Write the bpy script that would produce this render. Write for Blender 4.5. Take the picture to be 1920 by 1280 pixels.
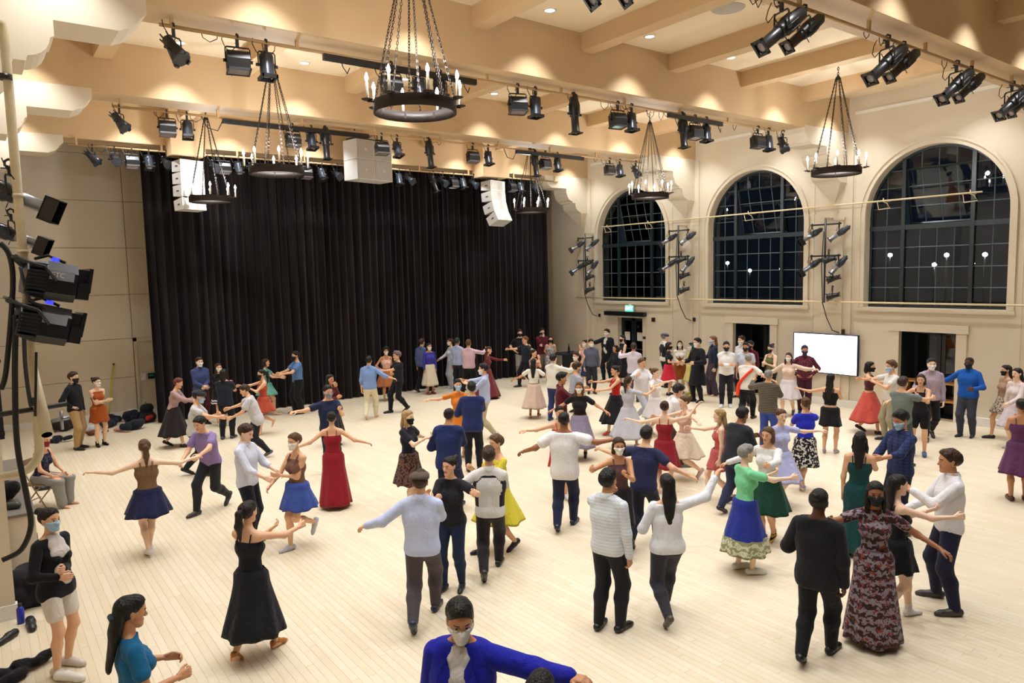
import bpy, math, random
import numpy as np
from mathutils import Vector, Matrix

random.seed(7)
scene = bpy.context.scene
for _o in list(bpy.data.objects):
    bpy.data.objects.remove(_o)
COL = scene.collection

# ------------------------------------------------------------------ camera
CAM_F = 1347.2
CAM_H = 3.8
YAW, PIT, ROLL = math.radians(36.807), math.radians(5.391), math.radians(-1.2906)
_fw = Vector((math.sin(YAW)*math.cos(PIT), math.cos(YAW)*math.cos(PIT), -math.sin(PIT)))
_r0 = Vector((math.cos(YAW), -math.sin(YAW), 0))
_u0 = _r0.cross(_fw)
_rt = _r0*math.cos(ROLL)+_u0*math.sin(ROLL)
_up = -_r0*math.sin(ROLL)+_u0*math.cos(ROLL)
CAMP = Vector((0, 0, CAM_H))
cam = bpy.data.cameras.new('camera')
cam.sensor_width = 36
cam.lens = CAM_F/1920*36
cam.clip_start = 0.05
camo = bpy.data.objects.new('camera', cam)
_m = Matrix.Identity(4)
for _i in range(3):
    _m[_i][0] = _rt[_i]; _m[_i][1] = _up[_i]; _m[_i][2] = -_fw[_i]; _m[_i][3] = CAMP[_i]
camo.matrix_world = _m
COL.objects.link(camo)
scene.camera = camo


def at(x, y, ax, v):
    """point where the ray of pixel (x, y) meets the plane axis ax = v"""
    d = _fw*CAM_F+_rt*(x-960)-_up*(y-640)
    return CAMP+d*((v-CAMP[ax])/d[ax])


# ------------------------------------------------------------------ world, exposure
world = bpy.data.worlds.new('night')
scene.world = world
world.use_nodes = True
world.node_tree.nodes['Background'].inputs[0].default_value = (0.010, 0.013, 0.022, 1)
world.node_tree.nodes['Background'].inputs[1].default_value = 1.0
scene.view_settings.view_transform = 'Standard'
scene.view_settings.look = 'None'
scene.view_settings.gamma = 1
scene.view_settings.use_curve_mapping = False
scene.view_settings.exposure = 0.07
CAN_WATT = 300
CAN_COLOR = (0.93, 0.97, 1.0)
CANDLE_WATT = 118

# ------------------------------------------------------------------ materials
MATS = {}


def srgb(c):
    if isinstance(c, str):
        c = c.lstrip('#')
        c = [int(c[i:i+2], 16)/255 for i in (0, 2, 4)]
    return tuple((v/12.92 if v <= .04045 else ((v+.055)/1.055)**2.4) for v in c)


def newmat(name):
    m = bpy.data.materials.new(name)
    m.use_nodes = True
    nt = m.node_tree
    return m, nt, nt.nodes['Principled BSDF'], nt.nodes, nt.links


def mat(name, col, rough=.6, metal=0., spec=.5, var=.08, scale=8., bump=.0, bscale=60., coat=0.):
    """plain procedural surface: colour with a little noise variation and fine relief"""
    key = (name, str(col), rough, metal, var, scale, bump)
    if key in MATS:
        return MATS[key]
    m, nt, b, N, L = newmat(name)
    c = srgb(col)
    tc = N.new('ShaderNodeTexCoord')
    nz = N.new('ShaderNodeTexNoise'); nz.inputs['Scale'].default_value = scale; nz.inputs['Detail'].default_value = 3
    L.new(tc.outputs['Object'], nz.inputs['Vector'])
    mx = N.new('ShaderNodeMix'); mx.data_type = 'RGBA'
    mx.inputs[6].default_value = (*[v*(1-var) for v in c], 1)
    mx.inputs[7].default_value = (*[min(1, v*(1+var)) for v in c], 1)
    L.new(nz.outputs['Fac'], mx.inputs[0]); L.new(mx.outputs[2], b.inputs['Base Color'])
    b.inputs['Roughness'].default_value = rough
    b.inputs['Metallic'].default_value = metal
    b.inputs['Specular IOR Level'].default_value = spec
    b.inputs['Coat Weight'].default_value = coat
    if bump:
        n2 = N.new('ShaderNodeTexNoise'); n2.inputs['Scale'].default_value = bscale
        L.new(tc.outputs['Object'], n2.inputs['Vector'])
        bp = N.new('ShaderNodeBump'); bp.inputs['Strength'].default_value = bump; bp.inputs['Distance'].default_value = .01
        L.new(n2.outputs['Fac'], bp.inputs['Height']); L.new(bp.outputs['Normal'], b.inputs['Normal'])
    MATS[key] = m
    return m


def emat(name, col, strength):
    m, nt, b, N, L = newmat(name)
    b.inputs['Base Color'].default_value = (*srgb(col), 1)
    b.inputs['Emission Color'].default_value = (*srgb(col), 1)
    b.inputs['Emission Strength'].default_value = strength
    return m


M_WALL = mat('wall_paint', '#d9ccb6', .7, var=.04, scale=1.2, bump=.05, bscale=120)
M_BEAM = mat('beam_paint', '#cdae86', .62, var=.03, scale=.8)
M_SLAB = mat('ceiling_paint', '#ead8ba', .75, var=.03, scale=.8)
M_PANEL = mat('panel_paint', '#dccfb8', .6, var=.04, scale=1.5)
M_WHITE = mat('white_trim', '#e9e6df', .5, var=.03)
M_PIPE = mat('tan_pipe', '#c9a678', .45, var=.1, scale=5)
M_RAIL = mat('cream_pipe', '#e6d3ab', .4, var=.08, scale=6)
M_POLE = mat('cream_worn_pipe', '#dfd0ae', .45, var=.18, scale=9)
M_STEEL = mat('green_black_steel', '#1d2b30', .35, spec=.6, var=.12)
M_BLACK = mat('black_metal', '#17181b', .38, spec=.6, var=.15, bump=.03)
M_GREY = mat('dark_grey_metal', '#3d424c', .33, metal=.3, var=.12)
M_SILVER = mat('silver_metal', '#9aa0aa', .28, metal=.9, var=.1)
M_IRON = mat('wrought_iron', '#2e2420', .55, metal=.4, var=.25, scale=20, bump=.15)
M_CABLE = mat('black_cable', '#16161a', .55, var=.1)
M_RUBBER = mat('grey_cable', '#3a3c42', .5, var=.1)
M_SPK = mat('speaker_white', '#d2cfca', .55, var=.02)
M_GRILLE = mat('speaker_grille', '#b7b1a8', .7, var=.05, scale=200, bump=.2, bscale=300)
M_LENS = mat('lens_glass', '#8f827f', .12, spec=.7, var=.05, coat=.3)
M_CANDLE = mat('candle_sleeve', '#efe4cf', .5, var=.03)
M_WOOD = mat('bench_wood', '#b9823f', .45, var=.2, scale=6)
M_DARK = mat('dark_interior', '#0c0c0f', .7, var=.2)
M_PAPER = mat('paper', '#d9d6cd', .8, var=.05)
M_RED = mat('red_plastic', '#b3231f', .4, var=.1)
M_BULB = emat('bulb_glow', '#fff6e6', 60)
M_CAN = emat('downlight_glow', '#fff4e0', 9)
M_SCREEN = emat('screen_glow', '#f4f6ff', 2.6)
M_EXIT = emat('exit_glow', '#3de0b4', 2.2)
M_EXITTXT = emat('exit_letters', '#f2fffb', 4.0)
M_BLUELED = emat('blue_led', '#3a46ff', 1.4)
M_STREET = emat('street_lamp_glow', '#fff3dd', 60)


def glass_mat():
    m, nt, b, N, L = newmat('window_glass')
    out = N['Material Output']
    N.remove(b)
    tr = N.new('ShaderNodeBsdfTransparent'); tr.inputs[0].default_value = (.55, .6, .62, 1)
    gl = N.new('ShaderNodeBsdfGlossy'); gl.inputs['Roughness'].default_value = .015
    gl.inputs[0].default_value = (.9, .95, 1, 1)
    fr = N.new('ShaderNodeFresnel'); fr.inputs[0].default_value = 1.5
    mul = N.new('ShaderNodeMath'); mul.operation = 'MULTIPLY'; mul.inputs[1].default_value = 1.0
    mx = N.new('ShaderNodeMixShader')
    L.new(fr.outputs[0], mul.inputs[0]); L.new(mul.outputs[0], mx.inputs[0])
    L.new(tr.outputs[0], mx.inputs[1]); L.new(gl.outputs[0], mx.inputs[2])
    L.new(mx.outputs[0], out.inputs[0])
    return m


M_GLASS = glass_mat()


def floor_mat():
    m, nt, b, N, L = newmat('maple_board')
    at_ = N.new('ShaderNodeAttribute'); at_.attribute_name = 'tone'
    tc = N.new('ShaderNodeTexCoord')
    mp = N.new('ShaderNodeMapping'); mp.inputs['Scale'].default_value = (38, 2.2, 1)
    geo = N.new('ShaderNodeNewGeometry')
    L.new(geo.outputs['Position'], mp.inputs['Vector'])
    nz = N.new('ShaderNodeTexNoise'); nz.inputs['Scale'].default_value = 1.0; nz.inputs['Detail'].default_value = 5
    L.new(mp.outputs[0], nz.inputs['Vector'])
    cr = N.new('ShaderNodeValToRGB')
    cr.color_ramp.elements[0].color = (*srgb('#d9c8a9'), 1); cr.color_ramp.elements[0].position = 0.
    cr.color_ramp.elements[1].color = (*srgb('#e4d8c2'), 1); cr.color_ramp.elements[1].position = 1.
    e = cr.color_ramp.elements.new(.5); e.color = (*srgb('#dfd0b6'), 1)
    ad = N.new('ShaderNodeMath'); ad.operation = 'MULTIPLY_ADD'; ad.inputs[1].default_value = .5
    L.new(nz.outputs['Fac'], ad.inputs[0])
    ml = N.new('ShaderNodeMath'); ml.operation = 'MULTIPLY'; ml.inputs[1].default_value = .50
    L.new(at_.outputs['Fac'], ml.inputs[0]); L.new(ml.outputs[0], ad.inputs[2])
    L.new(ad.outputs[0], cr.inputs[0]); L.new(cr.outputs[0], b.inputs['Base Color'])
    b.inputs['Roughness'].default_value = .42
    b.inputs['Specular IOR Level'].default_value = .35
    return m


M_FLOOR = floor_mat()
M_GAP = mat('floor_gap', '#b8a47f', .8)


def curtain_mat():
    m, nt, b, N, L = newmat('black_velour')
    tc = N.new('ShaderNodeTexCoord')
    mp = N.new('ShaderNodeMapping'); mp.inputs['Scale'].default_value = (3.5, 1, .12)
    L.new(tc.outputs['Object'], mp.inputs['Vector'])
    nz = N.new('ShaderNodeTexNoise'); nz.inputs['Scale'].default_value = 2.0; nz.inputs['Detail'].default_value = 4
    L.new(mp.outputs[0], nz.inputs['Vector'])
    cr = N.new('ShaderNodeValToRGB')
    cr.color_ramp.elements[0].color = (*srgb('#121113'), 1); cr.color_ramp.elements[0].position = .35
    cr.color_ramp.elements[1].color = (*srgb('#2d2727'), 1); cr.color_ramp.elements[1].position = .75
    L.new(nz.outputs['Fac'], cr.inputs[0]); L.new(cr.outputs[0], b.inputs['Base Color'])
    b.inputs['Roughness'].default_value = .95
    b.inputs['Specular IOR Level'].default_value = .12
    b.inputs['Sheen Weight'].default_value = .16
    b.inputs['Sheen Roughness'].default_value = .4
    b.inputs['Sheen Tint'].default_value = (.75, .55, .5, 1)
    return m


M_CURTAIN = curtain_mat()


# ------------------------------------------------------------------ mesh helpers
class MB:
    """collects simple shapes and links them as ONE mesh object"""

    def __init__(s):
        s.v = []; s.f = []; s.mi = []; s.sm = []

    def add(s, vs, fs, mi=0, smooth=False):
        o = len(s.v)
        s.v += [tuple(p) for p in vs]
        for f in fs:
            s.f.append([i+o for i in f]); s.mi.append(mi); s.sm.append(smooth)
        return s

    def box(s, lo, hi, mi=0, M=None):
        x0, y0, z0 = lo; x1, y1, z1 = hi
        vs = [Vector(p) for p in ((x0, y0, z0), (x1, y0, z0), (x1, y1, z0), (x0, y1, z0), (x0, y0, z1), (x1, y0, z1), (x1, y1, z1), (x0, y1, z1))]
        if M is not None:
            vs = [M @ p for p in vs]
        return s.add(vs, [(0, 3, 2, 1), (4, 5, 6, 7), (0, 1, 5, 4), (1, 2, 6, 5), (2, 3, 7, 6), (3, 0, 4, 7)], mi)

    def cbox(s, c, d, mi=0, M=None):
        return s.box([c[i]-d[i]/2 for i in range(3)], [c[i]+d[i]/2 for i in range(3)], mi, M)

    def tube(s, pts, r, n=8, mi=0, caps=True, closed=False):
        pts = [Vector(p) for p in pts]
        rs = r if isinstance(r, (list, tuple)) else [r]*len(pts)
        k = len(pts); vs = []; up = None
        for i, p in enumerate(pts):
            if closed:
                t = pts[(i+1) % k]-pts[i-1]
            else:
                t = pts[min(i+1, k-1)]-pts[max(i-1, 0)]
            t = t.normalized() if t.length > 1e-9 else Vector((0, 0, 1))
            if up is None:
                up = Vector((0, 0, 1)) if abs(t.z) < .9 else Vector((1, 0, 0))
            a = t.cross(up)
            a = a.normalized() if a.length > 1e-6 else t.orthogonal().normalized()
            b = a.cross(t); up = b
            for j in range(n):
                q = 2*math.pi*j/n
                vs.append(p+(a*math.cos(q)+b*math.sin(q))*rs[i])
        fs = []
        for i in range(k if closed else k-1):
            i2 = (i+1) % k
            for j in range(n):
                j2 = (j+1) % n
                fs.append((i*n+j, i*n+j2, i2*n+j2, i2*n+j))
        s.add(vs, fs, mi, n > 5)
        if caps and not closed:
            o = len(s.v)-len(vs)
            s.f.append([o+j for j in range(n)][::-1]); s.mi.append(mi); s.sm.append(False)
            s.f.append([o+(k-1)*n+j for j in range(n)]); s.mi.append(mi); s.sm.append(False)
        return s

    def lathe(s, prof, n=16, mi=0, M=None, caps=True):
        """prof: (r, z) pairs, about z"""
        vs = []; fs = []; k = len(prof)
        for r, z in prof:
            for j in range(n):
                q = 2*math.pi*j/n
                p = Vector((r*math.cos(q), r*math.sin(q), z))
                vs.append(M @ p if M is not None else p)
        for i in range(k-1):
            for j in range(n):
                j2 = (j+1) % n
                fs.append((i*n+j, i*n+j2, (i+1)*n+j2, (i+1)*n+j))
        s.add(vs, fs, mi, True)
        if caps:
            o = len(s.v)-len(vs)
            for i, rev in ((0, True), (k-1, False)):
                if prof[i][0] > 1e-4:
                    f = [o+i*n+j for j in range(n)]
                    s.f.append(f[::-1] if rev else f); s.mi.append(mi); s.sm.append(False)
        return s

    def prism(s, poly, fn, mi=0):
        """poly 2D outline, fn(u, v, k) -> point for k = 0 (front) and 1 (back)"""
        n = len(poly)
        vs = [fn(u, v, 0) for u, v in poly]+[fn(u, v, 1) for u, v in poly]
        fs = [tuple(range(n)), tuple(range(2*n-1, n-1, -1))]+[(i, i+n, (i+1) % n+n, (i+1) % n) for i in range(n)]
        return s.add(vs, fs, mi)

    def build(s, name, mats, parent=None, loc=None, rot=None):
        me = bpy.data.meshes.new(name)
        me.from_pydata(s.v, [], s.f)
        for m in (mats if isinstance(mats, (list, tuple)) else [mats]):
            me.materials.append(m)
        me.polygons.foreach_set('material_index', s.mi)
        me.polygons.foreach_set('use_smooth', s.sm)
        me.update()
        return link(name, me, parent, loc, rot)


def link(name, data, parent=None, loc=None, rot=None):
    o = bpy.data.objects.new(name, data)
    COL.objects.link(o)
    if parent is not None:
        o.parent = parent
    if loc is not None:
        o.location = loc
    if rot is not None:
        o.rotation_euler = rot
    return o


def tag(o, label=None, cat=None, group=None, kind=None):
    if label: o['label'] = label
    if cat: o['category'] = cat
    if group: o['group'] = group
    if kind: o['kind'] = kind
    return o


def empty(name, loc=(0, 0, 0), rz=0., label=None, cat=None, group=None):
    e = bpy.data.objects.new(name, None)
    COL.objects.link(e)
    e.location = loc; e.rotation_euler = (0, 0, rz); e.empty_display_size = .1
    return tag(e, label, cat, group)


def struct(o):
    o['kind'] = 'structure'
    return o

# ================================================================== THE ROOM
XR, XL, YB, YF, ZC = 18.7, -0.6, 22.8, -4.0, 8.15
BEAM_Y = (0.4, 5.4, 10.4, 15.4, 20.4)
ZB = 7.22           # underside of the main beams
JOIST_X = [2.2+2.4*k for k in range(7)]
CAN_X = [1.0, 3.4, 5.75, 8.05, 10.48, 12.93, 15.38, 17.7]

# ---- floor: maple boards laid towards the curtain
fl = MB().box((XL, YF, -.12), (XR+.3, YB, -.005)).build('floor', M_GAP); struct(fl)
tag(fl, 'pale bleached maple strip dance floor')
BW, BL = .082, 1.12
boards = []
nx = int((XR-XL)/BW)
for i in range(nx):
    x = XL+BW*(i+.5)
    off = random.random()*BL
    j = 0
    y = YF-off
    while y < YB:
        boards.append((x, y+BL/2, random.random()))
        y += BL


def screen_area(p):
    d = Vector((p[0], p[1], 0))-CAMP
    z = d.dot(_fw)
    if z < .5: return 0
    u = 960+CAM_F*d.dot(_rt)/z; v = 640-CAM_F*d.dot(_up)/z
    if not (20 < u < 1900 and 700 < v < 1262): return 0
    return CAM_F**2*CAM_H/z**3


order = sorted(range(len(boards)), key=lambda k: -screen_area(boards[k]))
near_boards = set(order[:300])


def board_mesh(name, items):
    n = len(items)
    A = np.array([(x, y) for x, y, t in items], dtype=np.float32)
    hw = BW/2-.0009; hl = BL/2-.0009
    tmpl = np.array([(-hw, -hl, 0), (hw, -hl, 0), (hw, hl, 0), (-hw, hl, 0), (-hw, -hl, -.006), (hw, -hl, -.006), (hw, hl, -.006), (-hw, hl, -.006)], np.float32)
    V = np.tile(tmpl, (n, 1, 1)); V[:, :, 0] += A[:, None, 0]; V[:, :, 1] += A[:, None, 1]
    F = np.array([(0, 1, 2, 3), (0, 4, 5, 1), (1, 5, 6, 2), (2, 6, 7, 3), (3, 7, 4, 0)], np.int32)
    F = (F[None]+8*np.arange(n, dtype=np.int32)[:, None, None]).reshape(-1, 4)
    V = V.reshape(-1, 3)
    V[:, 1] = np.clip(V[:, 1], YF, YB) if n > 1 else V[:, 1]
    me = bpy.data.meshes.new(name)
    me.vertices.add(len(V)); me.vertices.foreach_set('co', V.ravel())
    me.loops.add(len(F)*4); me.loops.foreach_set('vertex_index', F.ravel())
    me.polygons.add(len(F)); me.polygons.foreach_set('loop_start', np.arange(0, len(F)*4, 4, dtype=np.int32))
    me.polygons.foreach_set('use_smooth', np.zeros(len(F), bool))
    me.update(calc_edges=True)
    a = me.attributes.new('tone', 'FLOAT', 'FACE')
    a.data.foreach_set('value', np.repeat(np.array([t for x, y, t in items], np.float32), 5))
    me.materials.append(M_FLOOR)
    return me


_bm = [board_mesh('floor_board', [(0, 0, k/9)]) for k in range(10)]
for k in order[:300]:
    x, y, t = boards[k]
    link('floor_board', _bm[int(t*9.99)], fl, (x, y, 0))
rest = link('floor_boards', board_mesh('floor_boards', [boards[k] for k in range(len(boards)) if k not in near_boards]), fl)
rest['kind'] = 'stuff'

# ---- ceiling slab, joists, beams with stepped corbels
ce = MB().box((XL-.3, YF, ZC), (XR+.5, YB+.2, ZC+.2)).build('ceiling', M_SLAB); struct(ce)
tag(ce, 'tan ceiling with a grid of deep beams and joists')
for bi in range(len(BEAM_Y)):
    y0 = BEAM_Y[bi]+.35
    y1 = BEAM_Y[bi+1]-.35 if bi+1 < len(BEAM_Y) else YB
    for x in JOIST_X:
        MB().box((x-.15, y0-.02, 7.82), (x+.15, y1+.02, ZC+.02)).build('ceiling_joist', M_BEAM, ce)


def arc(cx, cz, r, a0, a1, n=6):
    return [(cx+r*math.cos(math.radians(a0+(a1-a0)*k/n)), cz+r*math.sin(math.radians(a0+(a1-a0)*k/n))) for k in range(n+1)]


# profile in (distance from wall, height); starts on the beam soffit
CORBEL = ([(2.12, ZB+.05), (2.12, 7.10)] + arc(2.12-.33, 7.14, .28, -10, -75, 5)[1:] + [(1.80, 6.84), (1.12, 6.84)] +
          [(1.12, 6.66)] + arc(.82, 6.66, .26, -5, -85, 5) + [(.82, 6.34), (.70, 6.34)] + arc(.42, 6.28, .26, -5, -80, 5) + [(.42, 5.98), (0, 5.98), (0, ZB+.05)])
CORBEL_L = [(d+.1 if d < .01 else d, z) for d, z in CORBEL]
for bi, by in enumerate(BEAM_Y):
    b = MB().box((XL, by-.35, ZB), (XR+.1, by+.35, ZC+.02)).build('trim_%d' % (bi+1), M_BEAM); struct(b)
    tag(b, 'deep tan ceiling beam running across the hall')
    # right and left corbels, pendant tip at the wall
    m = MB().prism(CORBEL, lambda d, z, k: (XR+.05-d, by+(-.354 if k == 0 else .354), z))
    a = [(XR+.02, by-.35, 5.99), (XR+.02, by+.35, 5.99), (XR-.37, by+.35, 5.99), (XR-.37, by-.35, 5.99), (XR+.02, by, 5.42), (XR-.02, by, 5.42)]
    m.add(a, [(0, 1, 2, 3), (0, 3, 5, 4), (3, 2, 5), (2, 1, 4, 5), (1, 0, 4)])
    m.build('corbel', M_WALL, b)
    m = MB().prism(CORBEL, lambda d, z, k: (-.13+d, by+(-.354 if k == 1 else .354), z))
    m.build('corbel', M_WALL, b)
    MB().box((XL, by-.352, 5.99), (-.10, by+.352, ZB+.02)).build('corbel_block', M_WALL, b)

# ---- left wall: piers below the corbels and plain wall between them
lw = MB().box((XL-.3, YF, 0), (XL, YB, ZC)).build('wall_left', M_WALL); struct(lw)
for k, by in enumerate((10.2, 15.4, 20.4)):
    p = MB().box((XL+.002, by-.42, 0), (.14, by+.42, 5.985)).build('trim_%d' % (k+6), M_WALL); struct(p)
    tag(p, 'cream wall pier standing under a corbel on the left')
    MB().box((XL+.005, by-.44, 0), (.16, by+.44, .17)).build('baseboard', M_WHITE, p)

# ---- back wall: painted panels behind and beside the curtain
bw = MB().box((XL-.3, YB, 0), (XR+.6, YB+.3, ZC)).build('wall_back', mat('joint_shadow', '#8d7a58', .8)); struct(bw)
pc = [XL, 1.25, 3.57, 6.2, 8.8, 11.4, 14.0, 16.6, XR]
pr = [0, 1.12, 2.22, 3.46, 4.76, 6.04, 7.3, ZC]
for i in range(len(pc)-1):
    for j in range(len(pr)-1):
        if i == 2 and pr[j+1] < 2.3:
            continue
        MB().box((pc[i]+.008, YB-.035, pr[j]+.006), (pc[i+1]-.008, YB+.01, pr[j+1]-.006)).build('wall_panel', M_PANEL, bw)
d4 = MB().box((3.66, YB-.02, .02), (5.2, YB+.02, 2.12)).build('door_4', M_PANEL); struct(d4)
tag(d4, 'flush tan door beside the curtain on the back wall')
MB().box((3.585, YB-.06, 0), (3.66, YB+.02, 2.22)).build('door_frame', M_WALL, d4)
MB().box((3.585, YB-.06, 2.12), (5.3, YB+.02, 2.22)).build('door_frame', M_WALL, d4)
bb = MB().box((XL, YB-.05, 0), (3.58, YB, .16)).build('baseboard_back', M_WHITE); struct(bb)
MB().box((3.58, YB-.09, .0), (4.4, YB-.02, .12)).build('baseboard_board', M_WHITE, bb)

# ---- right wall with three arched windows, doors below
RT = .38            # thickness
WIN_Y = (17.91, 12.90, 7.92, 2.93)
WHW, SILL, SPRING = 1.63, 2.72, 5.04
DOORS = {0: (17.92, .60, 2.14), 1: (12.93, .64, 2.14), 2: (7.95, .66, 2.14), 3: (2.95, .66, 2.14)}


def arch_pts(yc, hw=WHW, n=24):
    """opening outline from right sill corner over the arch to left sill corner, (y, z)"""
    return [(yc-hw, SILL)]+[(yc-hw*math.cos(math.pi*k/n), SPRING+hw*math.sin(math.pi*k/n)) for k in range(n+1)]+[(yc+hw, SILL)]


rw = MB()


def wq(y0, y1, z0, z1):
    rw.add([(XR, y0, z0), (XR, y1, z0), (XR, y1, z1), (XR, y0, z1)], [(3, 2, 1, 0)])


wq(YF, WIN_Y[3]-2.5, 0, ZC)
for wi, yc in enumerate(WIN_Y):
    y0, y1 = yc-2.5, yc+2.5
    if wi == 0: y1 = YB+.2
    dy, dw, dh = DOORS[wi]
    wq(y0, yc-WHW, 0, ZC); wq(yc+WHW, y1, 0, ZC)
    for a, b2 in ((yc-WHW, dy-dw), (dy+dw, yc+WHW)):
        wq(a, b2, 0, SILL)
    wq(dy-dw, dy+dw, dh, SILL)
    ap = arch_pts(yc)[1:-1]
    for k in range(len(ap)-1):
        (ya, za), (yb, zb) = ap[k], ap[k+1]
        rw.add([(XR, ya, za), (XR, yb, zb), (XR, yb, ZC), (XR, ya, ZC)], [(3, 2, 1, 0)])
    full = arch_pts(yc)
    for k in range(len(full)):          # reveals
        (ya, za), (yb, zb) = full[k], full[(k+1) % len(full)]
        rw.add([(XR, ya, za), (XR, yb, zb), (XR+RT, yb, zb), (XR+RT, ya, za)], [(0, 1, 2, 3)])
    for (ya, za), (yb, zb) in (((dy-dw, 0), (dy-dw, dh)), ((dy-dw, dh), (dy+dw, dh)), ((dy+dw, dh), (dy+dw, 0))):
        rw.add([(XR, ya, za), (XR, yb, zb), (XR+RT+.5, yb, zb), (XR+RT+.5, ya, za)], [(0, 1, 2, 3)])
rwo = rw.build('wall_right', M_WALL); struct(rwo)
tag(rwo, 'tall cream wall with arched windows and pilasters')
# outer skin so that no light leaks, pilasters, panel seams, door casings, sill ledge
for by in BEAM_Y[1:]:
    MB().box((XR-.045, by-.52, 0), (XR+.01, by+.52, ZB)).build('pilaster', M_WALL, rwo)
    MB().box((XR-.085, by-.30, 0), (XR-.03, by+.30, 5.05)).build('pilaster', M_WALL, rwo)
    MB().box((XR-.10, by-.34, 5.02), (XR-.03, by+.34, 5.10)).build('pilaster_cap', M_WALL, rwo)
for wi, yc in enumerate(WIN_Y):
    # arched moulding band
    m = MB()
    for (h0, h1, x0, x1) in ((WHW+.005, WHW+.13, XR-.03, XR+.005), (WHW+.11, WHW+.16, XR-.055, XR+.005)):
        pa = [(yc-h0*math.cos(math.pi*k/32), SPRING+h0*math.sin(math.pi*k/32)) for k in range(33)]
        pb = [(yc-h1*math.cos(math.pi*k/32), SPRING+h1*math.sin(math.pi*k/32)) for k in range(33)]
        pa = [(yc-h0, SILL)]+pa+[(yc+h0, SILL)]; pb = [(yc-h1, SILL)]+pb+[(yc+h1, SILL)]
        for k in range(len(pa)-1):
            P = [(x0, *pa[k]), (x0, *pa[k+1]), (x0, *pb[k+1]), (x0, *pb[k]), (x1, *pa[k]), (x1, *pa[k+1]), (x1, *pb[k+1]), (x1, *pb[k])]
            m.add(P, [(0, 1, 2, 3), (0, 4, 5, 1), (3, 2, 6, 7)])
    m.build('arch_moulding', M_WALL, rwo)
    MB().box((XR-.06, yc-WHW-.18, SILL-.10), (XR+.02, yc+WHW+.18, SILL-.005)).build('sill_ledge', M_WALL, rwo)
    dy, dw, dh = DOORS[wi]
    if wi:
        MB().box((XR-.05, dy-dw-.23, 0), (XR+.01, dy-dw-.0, dh+.02)).build('door_casing', M_WALL, rwo)
        MB().box((XR-.05, dy+dw+.0, 0), (XR+.01, dy+dw+.23, dh+.02)).build('door_casing', M_WALL, rwo)
        MB().box((XR-.07, dy-dw-.27, dh), (XR+.01, dy+dw+.27, dh+.19)).build('door_casing', M_WALL, rwo)
    else:
        MB().box((XR-.03, dy-dw-.12, 0), (XR+.01, dy-dw, dh+.03)).build('door_casing', M_WALL, rwo)
        MB().box((XR-.03, dy+dw, 0), (XR+.01, dy+dw+.12, dh+.03)).build('door_casing', M_WALL, rwo)
    # thin raised seams between wall panels
    for s in (-1, 1):
        MB().box((XR-.012, yc+s*1.92-.012, .17), (XR+.004, yc+s*1.92+.012, 7.7)).build('panel_seam', M_PANEL, rwo)
    MB().box((XR-.035, yc-1.95, 7.70), (XR+.005, yc-.08, 7.78), 0).build('wall_slot_light', M_WHITE, rwo)
    MB().box((XR-.035, yc+.08, 7.70), (XR+.005, yc+1.95, 7.78), 0).build('wall_slot_light', M_WHITE, rwo)
    bs = MB()
    bs.box((XR-.09, yc-2.5, 0), (XR-.0, dy-dw-.02, .2)); bs.box((XR-.09, dy+dw+.02, 0), (XR, yc+2.5, .2))
    struct(bs.build('baseboard_right_%d' % (wi+1), M_WHITE))

# ---- windows: steel frame, glazing bars, single panes
def clip_poly(poly, hull):
    out = poly
    n = len(hull)
    for i in range(n):
        a, b = hull[i], hull[(i+1) % n]
        res = []
        for k in range(len(out)):
            p, q = out[k], out[(k+1) % len(out)]
            sp = (b[0]-a[0])*(p[1]-a[1])-(b[1]-a[1])*(p[0]-a[0])
            sq = (b[0]-a[0])*(q[1]-a[1])-(b[1]-a[1])*(q[0]-a[0])
            if sp <= 0: res.append(p)
            if (sp < 0 and sq > 0) or (sp > 0 and sq < 0):
                t = sp/(sp-sq); res.append((p[0]+(q[0]-p[0])*t, p[1]+(q[1]-p[1])*t))
        out = res
        if len(out) < 3: return []
    return out


def poly_area(p):
    return abs(sum(p[i][0]*p[(i+1) % len(p)][1]-p[(i+1) % len(p)][0]*p[i][1] for i in range(len(p))))/2


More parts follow.
